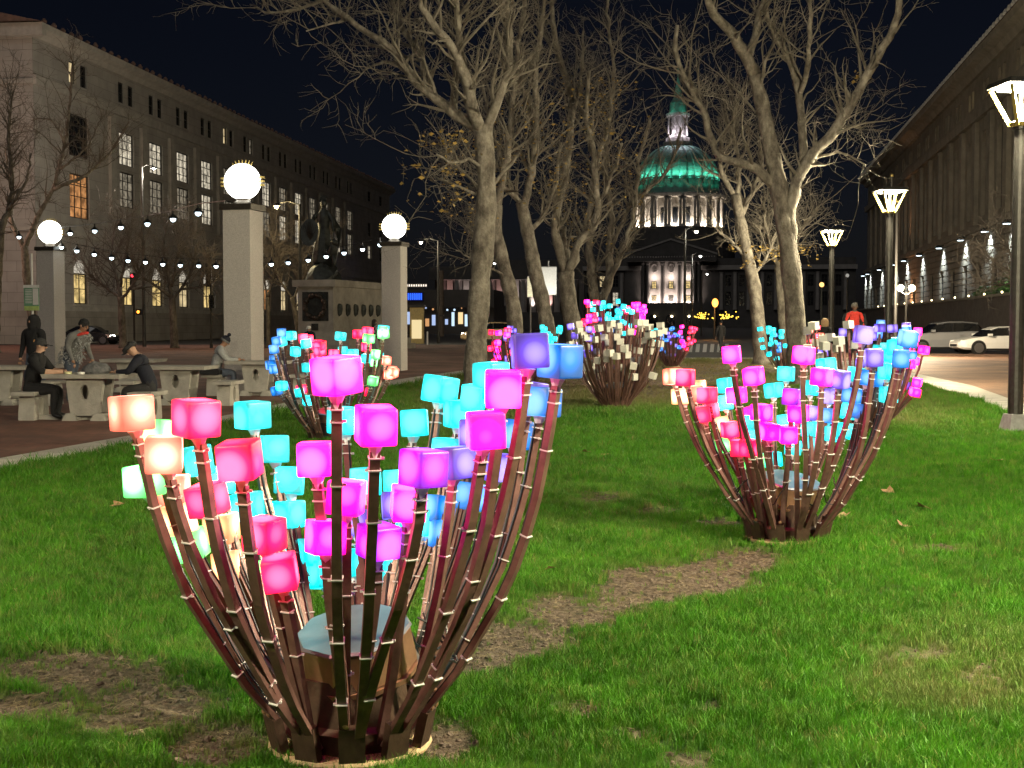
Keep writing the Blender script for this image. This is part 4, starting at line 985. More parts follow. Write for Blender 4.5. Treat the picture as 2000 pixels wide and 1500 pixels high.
tree('plane_tree', 'bare plane tree with thick straight trunk beside the kerb', 28.,
     [(925, 778, 56), (932, 640, 48), (940, 520, 48), (949, 430, 46), (951, 350, 42), (943, 245, 44)],
     [([(935, 250), (900, 232), (875, 212), (845, 191), (820, 170), (790, 128), (765, 90), (743, 77), (680, 38), (633, 0), (590, -40)], 26, 9),
      ([(848, 192), (841, 149), (811, 98), (781, 43), (769, 0), (750, -70)], 17, 8),
      ([(940, 255), (930, 238), (913, 170), (896, 106), (850, 51), (824, 25), (815, -40)], 30, 11),
      ([(896, 110), (900, 64), (892, 0), (880, -80)], 17, 9), ([(948, 255), (962, 225), (977, 191), (998, 128), (994, 64), (985, 0), (975, -90)], 24, 12),
      ([(820, 170), (770, 115), (735, 115), (708, 135)], 10, 4), ([(765, 90), (720, 100), (705, 68)], 8, 3), ([(945, 330), (905, 300), (880, 330), (850, 300)], 8, 4),
      ([(950, 370), (990, 340), (1010, 300)], 8, 4), ([(633, 0), (580, 20), (520, 25), (490, 10)], 8, 3), ([(680, 38), (640, 50), (600, 60)], 6, 3), ([(930, 380), (890, 360), (850, 345)], 7, 3)],
     110, 620, 2300, 170, 21, leafbox=(780, 250, 960, 430), group=TG)
tree('plane_tree', 'bare plane tree with leaning forked trunk and wide limbs', 32.5,
     [(1560, 748, 46), (1552, 592, 42), (1540, 480, 42), (1524, 380, 40), (1504, 280, 34), (1488, 200, 30), (1472, 140, 28)],
     [([(1474, 145), (1448, 92), (1420, 60), (1392, 28), (1384, 0), (1370, -60)], 26, 12), ([(1543, 470), (1548, 400), (1552, 352), (1576, 312), (1620, 272), (1672, 188), (1720, 104), (1748, 48), (1758, 0), (1766, -70)], 30, 12),
      ([(1570, 320), (1570, 300), (1568, 224), (1560, 172), (1544, 116), (1516, 72), (1496, 40), (1490, -30)], 20, 10), ([(1563, 180), (1584, 132), (1576, 88), (1580, 32), (1588, -20)], 13, 8),
      ([(1512, 365), (1480, 328), (1440, 312), (1392, 310), (1388, 272), (1376, 216), (1340, 160), (1316, 120), (1324, 80), (1320, 52)], 20, 8), ([(1380, 225), (1362, 185), (1342, 142)], 9, 6),
      ([(1462, 115), (1480, 40), (1492, 0), (1500, -60)], 18, 10), ([(1484, 170), (1500, 110), (1512, 80)], 9, 5), ([(1576, 312), (1640, 295), (1690, 320)], 8, 3), ([(1640, 250), (1690, 245)], 6, 3), ([(1495, 240), (1440, 180), (1400, 140)], 6, 3)],
     80, 420, 1500, 60, 22, leafbox=(1500, 480, 1700, 640), group=TG)
tree('plane_tree', 'bare plane tree with slim curved trunk right behind the thick one', 40., [(1014, 722, 36), (1003, 595, 34), (990, 544, 32), (977, 489, 30), (966, 446, 28), (972, 400, 24)],
     [([(972, 402), (985, 330), (1000, 250), (1005, 150), (1020, 60), (1030, -50)], 18, 8), ([(966, 440), (945, 380), (900, 330), (870, 300)], 10, 4), ([(985, 330), (960, 250), (940, 160)], 10, 5), ([(990, 540), (950, 520), (915, 500), (890, 490)], 6, 2), ([(980, 490), (940, 470), (905, 440)], 6, 2)], 70, 400, 1500, 200, 23, leafbox=(860, 200, 1100, 460), group=TG)
tree('plane_tree', 'bare plane tree with slanting trunk before the white banners', 41., [(1085, 722, 38), (1062, 600, 34), (1045, 531, 32), (1032, 459, 30), (1018, 395, 26)],
     [([(1018, 398), (995, 372), (973, 361), (950, 330)], 15, 6), ([(1022, 410), (1040, 330), (1050, 240), (1045, 140), (1060, 30), (1065, -60)], 18, 8), ([(1032, 455), (1065, 420), (1085, 360), (1095, 280)], 12, 6), ([(1045, 250), (1020, 160), (1010, 80)], 9, 5)], 70, 400, 1500, 260, 24, leafbox=(960, 200, 1200, 480), group=TG)
tree('plane_tree', 'bare plane tree forking low into a Y before the columned hall', 43., [(1132, 720, 40), (1120, 640, 38), (1111, 595, 36), (1105, 531, 36)],
     [([(1105, 535), (1087, 468), (1083, 429), (1104, 340), (1117, 255), (1113, 170), (1087, 98), (1079, 34), (1075, -50)], 22, 9), ([(1106, 535), (1121, 510), (1126, 476), (1164, 442), (1168, 404), (1160, 298), (1143, 230), (1150, 140)], 22, 8),
      ([(1110, 520), (1100, 450), (1092, 420)], 14, 10), ([(1163, 330), (1190, 240), (1200, 150), (1190, 60), (1180, -40)], 10, 6), ([(1165, 400), (1195, 350), (1215, 280)], 9, 5), ([(1115, 250), (1135, 160), (1140, 60)], 9, 5)], 90, 500, 1900, 420, 25, leafbox=(1080, 150, 1260, 480), group=TG)
tree('plane_tree', 'bare plane tree with two spreading stems left of the dome', 57., [(1183, 705, 34), (1172, 640, 32), (1165, 600, 32)],
     [([(1165, 605), (1155, 540), (1151, 489), (1148, 420), (1160, 350)], 24, 10), ([(1168, 610), (1190, 545), (1190, 489), (1195, 420), (1180, 330), (1190, 250)], 22, 9), ([(1180, 560), (1205, 520), (1236, 430), (1249, 306), (1270, 230)], 14, 6), ([(1195, 480), (1230, 400), (1300, 340), (1320, 300), (1330, 250)], 10, 4)], 70, 380, 1300, 220, 26, l1=(1.2, 3.2), leafbox=(1120, 250, 1260, 460), group=TG, tw=.006)
tree('plane_tree', 'bare plane tree with yellow lit bark right of the road', 50., [(1488, 700, 34), (1482, 640, 30), (1474, 560, 30), (1460, 500, 26), (1448, 440, 24), (1436, 380, 22)],
     [([(1437, 385), (1408, 345), (1404, 310), (1410, 260)], 14, 7), ([(1445, 430), (1470, 370), (1490, 330), (1480, 260)], 12, 6), ([(1462, 510), (1430, 470), (1400, 450)], 9, 4), ([(1440, 390), (1445, 320), (1430, 260), (1440, 200)], 12, 6), ([(1470, 540), (1500, 500), (1520, 440)], 8, 4)], 80, 420, 1500, 260, 27, l1=(1., 2.6), leafbox=(1420, 480, 1600, 640), group=TG, tw=.006)
tree('plane_tree', 'bare plane tree with plain dark trunk half behind the leaning one', 54., [(1536, 700, 26), (1532, 640, 25), (1528, 580, 24), (1522, 520, 20)], [([(1522, 525), (1500, 460), (1490, 400)], 12, 5), ([(1522, 530), (1545, 470), (1580, 430), (1600, 400)], 12, 5)], 50, 260, 900, 140, 28, leafbox=(1480, 480, 1640, 640), group=TG, tw=.006)
DM = (M_barkd, M_twigd); SG = 'bare street trees before the stone office building'
tree('street_tree', 'bare street tree with pale upright stem at the end of the office building', 80., [(72, 668, 20), (60, 600, 18), (52, 540, 18), (48, 480, 16)], [([(48, 485), (75, 420), (105, 370), (128, 280), (138, 190), (142, 120)], 12, 4), ([(105, 370), (165, 345), (215, 300), (250, 240)], 8, 3), ([(50, 490), (20, 430), (25, 370), (10, 300)], 12, 4), ([(128, 280), (100, 230), (60, 235)], 5, 2), ([(118, 330), (170, 290), (200, 225)], 5, 2)], 60, 300, 1000, 0, 31, l1=(1.2, 3.5), l2=(.6, 1.6), l3=(.4, .9), group=SG, tw=.009)
tree('street_tree', 'bare street tree cut by the edge beside the office building', 70., [(-14, 668, 26), (-8, 560, 24), (0, 450, 20)], [([(0, 455), (20, 400), (25, 350), (15, 260), (25, 180)], 14, 4), ([(15, 410), (50, 360), (60, 300)], 8, 3), ([(-5, 460), (-30, 380), (-30, 300)], 9, 4)], 40, 220, 800, 0, 32, l1=(1.2, 3.), l2=(.6, 1.5), l3=(.3, .8), group=SG, tw=.008)
for k, (u, lab) in enumerate(((238, 'bare street tree behind the traffic signal'), (338, 'bare spreading street tree with fork low on its trunk'))):
    tree('street_tree', lab, 84., [(u+3, 668, 17), (u, 620, 15), (u-2, 580, 14)], [([(u-2, 582), (u-25, 565), (u-60, 540), (u-80, 500)], 8, 3), ([(u-2, 585), (u+20, 560), (u+40, 520), (u+45, 470)], 8, 3), ([(u-2, 582), (u-12, 530), (u-20, 480), (u-10, 430)], 8, 3), ([(u+15, 565), (u+60, 560), (u+90, 540)], 6, 2), ([(u-2, 560), (u+8, 500), (u+20, 440)], 6, 2)], 60, 330, 1300, 0, 33+k, mats=DM, l1=(1.5, 3.5), l2=(.8, 1.8), l3=(.4, 1.), group=SG, tw=.010)
tree('street_tree', 'bare street tree between the big pillar and the monument', 84., [(588, 668, 12), (578, 620, 11), (570, 580, 10)], [([(570, 582), (545, 545), (530, 500), (535, 460)], 6, 2), ([(572, 585), (590, 550), (600, 500), (610, 470)], 6, 2), ([(575, 600), (610, 575), (640, 540)], 5, 2)], 40, 240, 900, 0, 36, mats=DM, l1=(1.2, 2.8), l2=(.6, 1.5), l3=(.3, .9), group=SG, tw=.009)
tree('street_tree', 'bare street tree right behind the office pillar with thin upright stem', 84., [(524, 668, 10), (524, 620, 9), (522, 580, 9)], [([(522, 582), (535, 540), (550, 500)], 5, 2), ([(522, 585), (515, 540), (525, 480)], 5, 2)], 24, 150, 600, 0, 37, mats=DM, l1=(1.2, 2.5), l2=(.6, 1.4), l3=(.3, .8), group=SG, tw=.009)
tree('street_tree', 'bare dark tree overhanging the terrace beside the sedan', 52., [(2030, 690, 26), (2025, 620, 24), (2015, 560, 22)], [([(2015, 562), (1985, 545), (1960, 520), (1930, 500), (1905, 470)], 10, 3), ([(2015, 560), (1990, 520), (1965, 480), (1945, 450)], 10, 3), ([(1990, 548), (1950, 560), (1915, 550)], 6, 2), ([(2015, 560), (2030, 500), (2010, 430)], 12, 4)], 40, 240, 800, 0, 38, mats=DM, l1=(.8, 2.), group='bare trees by the terrace', tw=.007)
# lit shrubs on the terrace and under the far trees
M_shr = pm('shrub_leaf', (.06, .12, .03), .6, 0, 6, .5)
def shrub(name, label, c, rx_, rz_, n, ls, mat, seed, group=None):
    rng = np.random.default_rng(seed); t = thing(name, label, 'shrub', c, 0, group); b = MB()
    for i in range(n):
        d = rng.normal(size=3); d /= np.linalg.norm(d); rr = rng.uniform(.45, 1)**.5*(1+.25*math.sin(4*d[0]+3*d[1]+seed))
        p = np.array([d[0]*rx_*rr, d[1]*rx_*rr, rz_+d[2]*rz_*rr*.98]); x = perp(np.array([[0, 0, 1.]]), rng)[0]; y = perp(x[None], rng)[0]; s = ls*rng.uniform(.6, 1.3)
        b.add([p-x*s, p-y*s*.5, p+x*s, p+y*s*.5], [(0, 1, 2, 3)])
    o = b.obj('foliage', mat, t); o['kind'] = 'stuff'
    b = MB()
    for k in range(5): a = k*1.3; b.tube([(0, 0, -.02), (.2*rx_*math.cos(a), .2*rx_*math.sin(a), rz_*.6), (.5*rx_*math.cos(a), .5*rx_*math.sin(a), rz_*1.2)], [.05, .035, .015], 5)
    b.obj('stems', M_barkd, t); return t
for k, (tt, sz) in enumerate(((-8, .95), (-5.6, 1.35), (-3, 1.1), (0, .8), (4.5, .7))):
    p = trp(tt, 1.4); shrub('terrace_shrub', ['floodlit green shrub at the near end of the terrace', 'tallest floodlit green shrub on the terrace', 'floodlit green shrub beside the tallest one', 'small green shrub on the terrace', 'smallest green shrub near the middle of the terrace'][k], (p[0], p[1], 2.9), 1.1*sz, 1.1*sz, 900, .16, M_shr, 40+k, 'shrubs on the terrace')
p = trp(-6, 2.6); light('terrace_uplight', 'POINT', (p[0], p[1], 4.0), 260, (.85, 1, .75), TR, .1)
# ================================================================== figures
SKIN = {k: pm('skin_'+k, c, .6, 0, 20, .12) for k, c in (('fair', (.50, .30, .21)), ('tan', (.36, .20, .13)), ('dark', (.11, .06, .04)))}
def cloth(n, c, **k): return pm('cloth_'+n, c, .9, 0, 30, .2, .25, 60)
def body_mesh(name, J, E, mats, fingers):
    """skeleton J {joint:(pos, radius)}, edges E [(a,b,material index)] -> one continuous skinned surface"""
    names = list(J); ix = {n: i for i, n in enumerate(names)}
    bm = bmesh.new(); ly = bm.verts.layers.skin.verify()
    vs = []
    for n in names:
        v = bm.verts.new(J[n][0]); r_ = J[n][1]; r_ = r_ if isinstance(r_, tuple) else (r_, r_); v[ly].radius = r_; v[ly].use_root = (n == 'pelvis'); vs.append(v)
    for a, b, m in E: bm.edges.new((vs[ix[a]], vs[ix[b]]))
    me = bpy.data.meshes.new(name); bm.to_mesh(me); bm.free()
    o = bpy.data.objects.new(name, me); COL.objects.link(o)
    o.modifiers.new('s', 'SKIN').use_smooth_shade = True; sb = o.modifiers.new('u', 'SUBSURF'); sb.levels = 2; sb.render_levels = 2
    dg = bpy.context.evaluated_depsgraph_get(); nm = bpy.data.meshes.new_from_object(o.evaluated_get(dg)); bpy.data.objects.remove(o)
    co = np.zeros(len(nm.polygons)*3); nm.polygons.foreach_get('center', co); co = co.reshape(-1, 3)
    A = np.array([J[a][0] for a, b, m in E], float); B = np.array([J[b][0] for a, b, m in E], float); d = B-A
    rad = np.array([min(np.min(J[a][1]), np.min(J[b][1])) for a, b, m in E])
    t = np.clip(((co[:, None]-A)*d).sum(-1)/((d*d).sum(-1)+1e-9), 0, 1); q = np.linalg.norm(co[:, None]-(A+t[..., None]*d), axis=-1)-rad*.8
    mi = np.array([m for a, b, m in E])[q.argmin(1)]
    nm.materials.clear()
    for m in mats: nm.materials.append(m)
    nm.polygons.foreach_set('material_index', mi.astype(np.int32))
    if fingers:
        bm = bmesh.new(); bm.from_mesh(nm)
        for (hp, dr, sd) in fingers:
            hp = Vector(hp); dr = Vector(dr).normalized(); sv = dr.cross(Vector((0, 0, 1))).normalized(); up = sv.cross(dr)
            for k, (off, ln) in enumerate(((-.028, .06), (-.01, .075), (.01, .07), (.028, .055), (.04*sd, .05))):
                b = MB(); s0 = hp+sv*off+dr*(.03 if k < 4 else -.02); d2 = dr if k < 4 else (dr*.6+sv*sd*.8).normalized()
                b.tube([s0, s0+d2*ln*.5-up*.006, s0+d2*ln*.85-up*.03], [.0105, .0095, .007], 6)
                vv_ = [bm.verts.new(p) for p in b.v]
                for f_ in b.f:
                    fc = bm.faces.new([vv_[i] for i in f_]); fc.material_index = 2; fc.smooth = True
        bm.to_mesh(nm); bm.free()
    nm.name = name; return nm
def person(label, loc, rz, pose, top, legs, skin='fair', sleeves=True, head=(0, 0), lean=0., bulk=1., arms=None, shoes=None, hgt_=1.):
    """pose: 'stand', 'sit'. local +Y is where the person faces"""
    t = thing('person', label, 'person', loc, rz, None)
    sit = pose == 'sit'; ph = .53 if sit else .93; L = lean
    def tor(h, x=0, y=0): return (x, y*math.cos(L)+h*math.sin(L), ph+h*math.cos(L)-y*math.sin(L))
    J = {'pelvis': ((0, 0, ph), (.15*bulk, .125*bulk)), 'waist': (tor(.2), (.145*bulk, .11*bulk)), 'chest': (tor(.40), (.165*bulk, .12*bulk)), 'yoke': (tor(.52), (.10, .085)), 'neck': (tor(.60), .056)}
    nb = np.array(J['neck'][0]); hd = Euler((-L*.6-head[0], 0, head[1])).to_matrix()
    def hp(x, y, z): return tuple(nb+np.array(hd @ Vector((x, y, z))))
    J.update({'jaw': (hp(0, .025, .06), .066), 'face': (hp(0, .02, .125), .084), 'crown': (hp(0, .0, .19), .074)})
    E = [('pelvis', 'waist', 0), ('waist', 'chest', 0), ('chest', 'yoke', 0), ('yoke', 'neck', 2), ('neck', 'jaw', 2), ('jaw', 'face', 2), ('face', 'crown', 2)]
    fingers = []
    for sd, n in ((-1, 'l'), (1, 'r')):
        sh = tor(.49, sd*.185*bulk, 0)
        if arms: el, wr, hn = arms[n]
        elif sit: el = (sd*.27, .22+math.sin(L)*.25, .80); wr = (sd*.13, .45+math.sin(L)*.2, .80); hn = (sd*.09, .53+math.sin(L)*.2, .80)
        else: el = (sd*.26, .02+math.sin(L)*.3, ph+.22); wr = (sd*.27, .1+math.sin(L)*.4, ph-.02); hn = (sd*.26, .13+math.sin(L)*.4, ph-.1)
        J.update({'sh'+n: (sh, .072*bulk), 'el'+n: (el, .052*bulk), 'wr'+n: (wr, .036), 'hn'+n: (hn, (.038, .022))})
        E += [('yoke', 'sh'+n, 0), ('sh'+n, 'el'+n, 0), ('el'+n, 'wr'+n, 0 if sleeves else 2), ('wr'+n, 'hn'+n, 2)]
        fingers.append((hn, np.array(hn)-np.array(wr), -sd))
        hip = (sd*.09, 0, ph-.02)
        if sit: kn = (sd*.13, .44, .50); an = (sd*.12, .40, .09); to = (sd*.13, .56, .045)
        else:
            st_ = .10*sd if pose == 'walk' else .02*sd
            kn = (sd*.10, st_+.02, .50); an = (sd*.10, st_*1.6-.03, .08); to = (sd*.12, st_*1.6+.13, .04)
        J.update({'hip'+n: (hip, .10*bulk), 'kn'+n: (kn, .064*bulk), 'an'+n: (an, .046), 'to'+n: (to, (.042, .035))})
        E += [('pelvis', 'hip'+n, 1), ('hip'+n, 'kn'+n, 1), ('kn'+n, 'an'+n, 1), ('an'+n, 'to'+n, 3)]
    me = body_mesh('body', J, E, [top, legs, SKIN[skin], shoes or M_black], fingers)
    o = link('body', me, t)
    t.scale = (hgt_,)*3
    fm = Matrix.Translation(nb) @ hd.to_4x4()
    b = MB().sphere((0, .108, .115), .017, 8, 6, 1.4, M=fm); b.obj('nose', SKIN[skin], o)
    for sx in (-1, 1):
        MB().sphere((sx*.03, .097, .14), .011, 8, 6, M=fm).obj('eye', M_black, o); MB().sphere((sx*.086, .012, .12), .022, 8, 6, 1.3, M=fm).obj('ear', SKIN[skin], o)
    MB().box(-.024, .024, .088, .1, .066, .074, fm).obj('mouth', pm('lips', (.3, .12, .1), .6), o)
    return t, fm
def hat(t, fm, kind, mat, m2=None):
    if kind == 'cap':
        h = MB().lathe([(.104, .13), (.104, .17), (.09, .215), (.05, .245), (.005, .252)], 16, (0, .002), M=fm).obj('cap', mat, t)
        MB().prism([(-.075, .158), (.075, .158), (.075, .168), (-.075, .168)], .08, .19, fm).obj('peak', mat, h)
        if m2: MB().box(-.022, .022, -.112, -.1, .16, .2, fm).obj('badge', m2, h)
    elif kind == 'flat':
        h = MB().lathe([(.11, .15), (.125, .18), (.115, .215), (.06, .235), (.005, .238)], 16, (0, .015), sy=1.15, M=fm).obj('flat_cap', mat, t)
        MB().prism([(-.08, .15), (.08, .15), (.08, .162), (-.08, .162)], .09, .19, fm).obj('peak', mat, h)
    elif kind == 'beanie':
        h = MB().lathe([(.103, .12), (.106, .15), (.106, .16), (.1, .2), (.06, .25), (.005, .262)], 16, M=fm).obj('knit_hat', mat, t)
        MB().lathe([(.105, .115), (.112, .12), (.112, .158), (.105, .162)], 16, M=fm).obj('cuff', m2 or mat, h)
        MB().sphere((0, 0, .295), .045, 10, 8, M=fm).obj('bobble', mat, h)
    elif kind == 'hood':
        MB().lathe([(.125, -.04), (.14, .06), (.135, .15), (.1, .23), (.03, .262)], 14, (0, -.022), M=fm).obj('hood', mat, t)
    elif kind == 'hair':
        MB().lathe([(.06, -.22), (.085, -.1), (.105, .02), (.108, .13), (.1, .2), (.05, .25), (.005, .255)], 14, (0, -.028), M=fm).obj('hair', mat, t)
    elif kind == 'short':
        MB().lathe([(.098, .11), (.1, .15), (.09, .21), (.05, .25), (.005, .256)], 14, (0, -.014), M=fm).obj('hair', mat, t)
# ================================================================== picnic tables
def oval_panel(b, w0, w1, z0, z1, y0, y1, ow, oz, M=None):
    """trapezoid panel (width w0 at the bottom, w1 at the top) with an oval hole, centred on x"""
    n = 20; cz = oz
    for k in range(n):
        a0_, a1_ = 2*math.pi*k/n, 2*math.pi*(k+1)/n; q = []
        for a in (a0_, a1_):
            c, s_ = math.cos(a), math.sin(a); inn = (ow*c, cz+ow*1.7*s_)
            best = 9
            for z_ in (z0, z1):
                if abs(s_) > 1e-6:
                    tt = (z_-cz)/s_
                    if tt > 0: best = min(best, tt)
            # side lines
            for sg in (-1, 1):
                den = c*sg-s_*(w1-w0)/2/(z1-z0)
                if den > 1e-6: best = min(best, ((w0/2)+(w1-w0)/2*(cz-z0)/(z1-z0))/den)
            q.append((inn, (best*c, cz+best*s_)))
        (i0, o0), (i1, o1) = q
        v = [(i0[0], y0, i0[1]), (o0[0], y0, o0[1]), (o1[0], y0, o1[1]), (i1[0], y0, i1[1]), (i0[0], y1, i0[1]), (o0[0], y1, o0[1]), (o1[0], y1, o1[1]), (i1[0], y1, i1[1])]
        if M is not None: v = [tuple(M @ Vector(p)) for p in v]
        b.add(v, [(0, 3, 2, 1), (4, 5, 6, 7), (1, 2, 6, 5), (0, 4, 7, 3)])
    return b
def picnic_table(loc, rz, label, benches=(-1, 1)):
    t = thing('picnic_table', label, 'picnic table', loc, rz, 'concrete picnic tables on the brick plaza')
    b = MB().taper((0, 0), .70, .77, .64, .42, .66, .44); b.obj('tabletop', M_conc, t)
    p1 = oval_panel(MB(), .48, .64, .08, .698, -.26, -.16, .075, .47).obj('leg', M_conc, t)
    p2 = oval_panel(MB(), .48, .64, .08, .698, .16, .26, .075, .47).obj('leg', M_conc, t)
    for sx in (-1, 1): MB().taper((sx*.24, 0), 0, .12, .13, .32, .07, .29).obj('foot', M_conc, t)
    MB().box(-1.0, 1.0, -.09, .09, .0, .075).obj('ground_beam', M_conc, t)
    for sx in benches:
        q = MB().box(sx*.98-.2, sx*.98+.2, -.42, .42, .41, .475).obj('bench_seat', M_conc, t)
        M_ = Matrix.Translation((sx*.98, 0, 0)) @ Matrix.Rotation(R(90), 4, 'Z')
        oval_panel(MB(), .62, .5, .0, .408, -.13, .13, .085, .22, M_).obj('bench_leg', M_conc, t)
    return t
T1 = G(166, 822); T1[1] += .3
picnic_table(T1, R(-4), 'concrete picnic table where the man in black cap plays')
picnic_table(G(352, 790), R(-6), 'empty concrete picnic table right of the flat capped man')
picnic_table(G(262, 765), R(-5), 'empty concrete picnic table behind the flat capped man')
T3 = G(506, 772); picnic_table(T3, R(-5), 'concrete picnic table where the man in the bobble hat sits')
picnic_table(G(5, 790), R(-4), 'empty concrete picnic table beside the hooded person')
KB = cloth('black', (.012, .012, .014)); KN = cloth('navy', (.012, .014, .026)); KG = cloth('grey', (.34, .35, .36)); KD = cloth('denim', (.07, .085, .12)); KR = cloth('red', (.55, .04, .03)); KC = cloth('charcoal', (.03, .03, .032)); KW = cloth('white', (.7, .68, .64)); KGM = cloth('midgrey', (.16, .16, .16))
t, fm = person('heavy man in black shirt and black cap seated at the picnic table', (T1[0]-.99, T1[1], 0), R(-90), 'sit', KB, KB, 'fair', False, (.1, .1), .22, 1.25); hat(t, fm, 'cap', KC, pm('cap_badge', (.75, .35, .12), .6))
t, fm = person('man in dark jacket and flat cap hunched over the picnic table', (T1[0]+1.02, T1[1]+.05, 0), R(90), 'sit', KN, KC, 'fair', True, (.45, 0), .42, 1.15); hat(t, fm, 'flat', KC)
t, fm = person('person in black hooded coat walking behind the picnic table', G(70, 782), R(160), 'walk', KB, KD, 'tan', True, (0, 0), .06, 1.2); hat(t, fm, 'hood', KB)
pd = G(140, 790)
t, fm = person('person in grey fur trimmed jacket and red scarf bending over the table', pd, R(-115), 'walk', KGM, KD, 'tan', True, (.2, 0), .5, 1.25); hat(t, fm, 'short', KB)
b = MB()
fr_ = np.random.default_rng(3)
for k in range(420):
    a = fr_.uniform(0, 6.28); z = fr_.uniform(.78, 1.42); L = .5; rr_ = .22+.03*fr_.normal(); h = z-.93
    c = np.array([rr_*math.cos(a), rr_*math.sin(a)*.8+h*math.sin(L), .93+h*math.cos(L)]); d = fr_.normal(size=3)*.035
    b.tube([c, c+d*.5, c+d+np.array([0, 0, -.02])], [.012, .009, .002], 3)
o = b.obj('fur_trim', KG, t); o['kind'] = 'stuff'
b = MB(); b.tube([(-.17, .19, 1.36), (-.06, .34, 1.42), (.08, .36, 1.40), (.17, .22, 1.34), (.2, .1, 1.2)], [.05, .06, .06, .055, .03], 8, rad2=.03); b.obj('scarf', KR, t)
t, fm = person('man in grey jacket and bobble hat writing at a picnic table', (T3[0]-1.0, T3[1], 0), R(-82), 'sit', KG, KD, 'tan', True, (.4, 0), .3, 1.2); hat(t, fm, 'beanie', KN, KGM)
t, fm = person('person in dark coat and white cap before the monument', gd(606, 50), R(160), 'stand', KN, KC, 'tan', True, (.25, 0), .12, 1.2, hgt_=.86); hat(t, fm, 'cap', KW)
M_plaid = bpy.data.materials.new('plaid_wool'); nt_, bs_ = nodes_of(M_plaid); ck = nt_.nodes.new('ShaderNodeTexChecker'); ck.inputs['Scale'].default_value = 9; ck.inputs['Color1'].default_value = (.5, .5, .5, 1); ck.inputs['Color2'].default_value = (.02, .02, .02, 1); tc_ = nt_.nodes.new('ShaderNodeTexCoord'); nt_.links.new(tc_.outputs['Object'], ck.inputs[0]); nt_.links.new(ck.outputs[0], bs_.inputs['Base Color']); bs_.inputs['Roughness'].default_value = .9
t, fm = person('woman with long dark hair in black and white plaid jacket', gd(731, 52), R(-60), 'walk', M_plaid, KG, 'tan', True, (0, 0), .05, 1.1, hgt_=1.0); hat(t, fm, 'hair', pm('dark_hair', (.03, .02, .015), .6))
t, fm = person('person in red top and black jacket walking by the lamp post', gd(1668, 40)+np.array([0, 0, .42]), R(170), 'stand', KR, KB, 'dark', True, (0, 0), .03, 1.05, hgt_=1.03); hat(t, fm, 'short', pm('grey_hair', (.12, .11, .1), .8))
b = MB().tube([(-.2, -.02, 1.42), (-.27, .0, 1.15), (-.2, .02, .88)], [.08, .09, .085], 8, rad2=.12); b.tube([(.2, -.02, 1.42), (.27, .0, 1.15), (.2, .02, .88)], [.08, .09, .085], 8, rad2=.12); b.obj('open_jacket', KB, t)
t, fm = person('person in dark clothes crossing the far road', gd(1408, 72), R(20), 'walk', KC, KC, 'tan', True, (0, 0), .03, 1.05); hat(t, fm, 'short', KB)
t, fm = person('person in dark clothes standing behind the far cyan sculpture', gd(1610, 45), R(150), 'stand', KB, KC, 'tan', True); hat(t, fm, 'hood', pm('tan_hat', (.4, .26, .14), .8))
lg = thing('stone_ledge', 'low stone ledge under the person in the red top', 'ledge', gd(1668, 40), R(-8))
strip('block', lg, -1.4, 1.1, -.5, .6, 0, .34, M_conc); strip('coping', lg, -1.45, 1.15, -.55, .65, .342, .42, M_kerb)
# things on the tables
tz = .77
bb = MB(); rngb = np.random.default_rng(9)
bag = tag(bb.lathe([(.20, 0), (.24, .04), (.22, .09), (.15, .15), (.07, .19), (.02, .21)], 16, sy=.62).obj('cloth_bag', pm('bag_grey', (.14, .14, .145), .9, 0, 18, .4, .5, 30)), 'grey slumped cloth bag on the picnic table between two men', 'bag')
for v in bag.data.vertices:
    n_ = .02*math.sin(v.co.x*31+v.co.z*17)+.015*math.sin(v.co.y*43+v.co.x*11); v.co.x += n_; v.co.z = max(0, v.co.z+n_*.7*(v.co.z > .01))
bag.location = (T1[0]+.12, T1[1]-.1, tz)
for k, (dx, dy, lab) in enumerate(((-.28, -.25, 'small cream takeaway tub on the table near the capped man'), (-.05, -.3, 'small flat white dish on the table before the grey bag'))):
    o = MB().lathe([(.055, 0), (.065, .035), (.06, .036), (.05, .006)], 14).obj('food_tub', pm('tub_cream%d' % k, ((.7, .68, .4), (.75, .75, .72))[k], .5)); tag(o, lab, 'tub'); o.location = (T1[0]+dx, T1[1]+dy, tz)
o = tag(MB().box(-.22, .22, -.13, .13, 0, .1).taper((.05, 0), .1, .16, .14, .1, .08, .05).obj('backpack', KB), 'black backpack lying on the bench beside the bobble hat man', 'backpack'); o.location = (T3[0]-1.0, T3[1]-.3, .476)
# ================================================================== monument
MN = thing('bronze_monument', 'stone monument pedestal with dark bronze figures on top', 'monument', gd(632, 76), R(-17))
M_ped = pm('pedestal_stone', (.40, .375, .32), .8, 0, 1.2, .3, .4, 12)
strip('step', MN, -1.6, 2.5, -1.6, 8.6, 0, .35, M_ped); strip('step', MN, -1.4, 2.3, -1.4, 8.3, .351, .7, M_ped)
strip('die', MN, -1.1, 1.15, -1.1, 6.2, .701, 3.75, M_ped); strip('cornice', MN, -1.35, 1.4, -1.35, 6.5, 3.751, 4.15, M_ped)
strip('plinth', MN, -1.2, 1.25, -1.2, 6.3, .702, 1.05, M_ped)
pl_ = strip('plaque', MN, -.8, .85, -1.15, -1.1, 1.75, 3.45, M_statue)
b = MB()
for k in range(26):
    a = 2*math.pi*k/26; b.sphere((.02+.62*math.cos(a), -1.17, 2.6+.66*math.sin(a)), .11+.03*(k % 3), 8, 6)
b.obj('wreath', M_bronze, pl_)
for k in range(4): strip('inscription_line', pl_, -.36, .4, -1.165, -1.152, 2.28+k*.17, 2.33+k*.17, M_statue)
strip('small_plaque', MN, -.18, .24, -1.24, -1.2, 1.2, 1.6, M_statue)
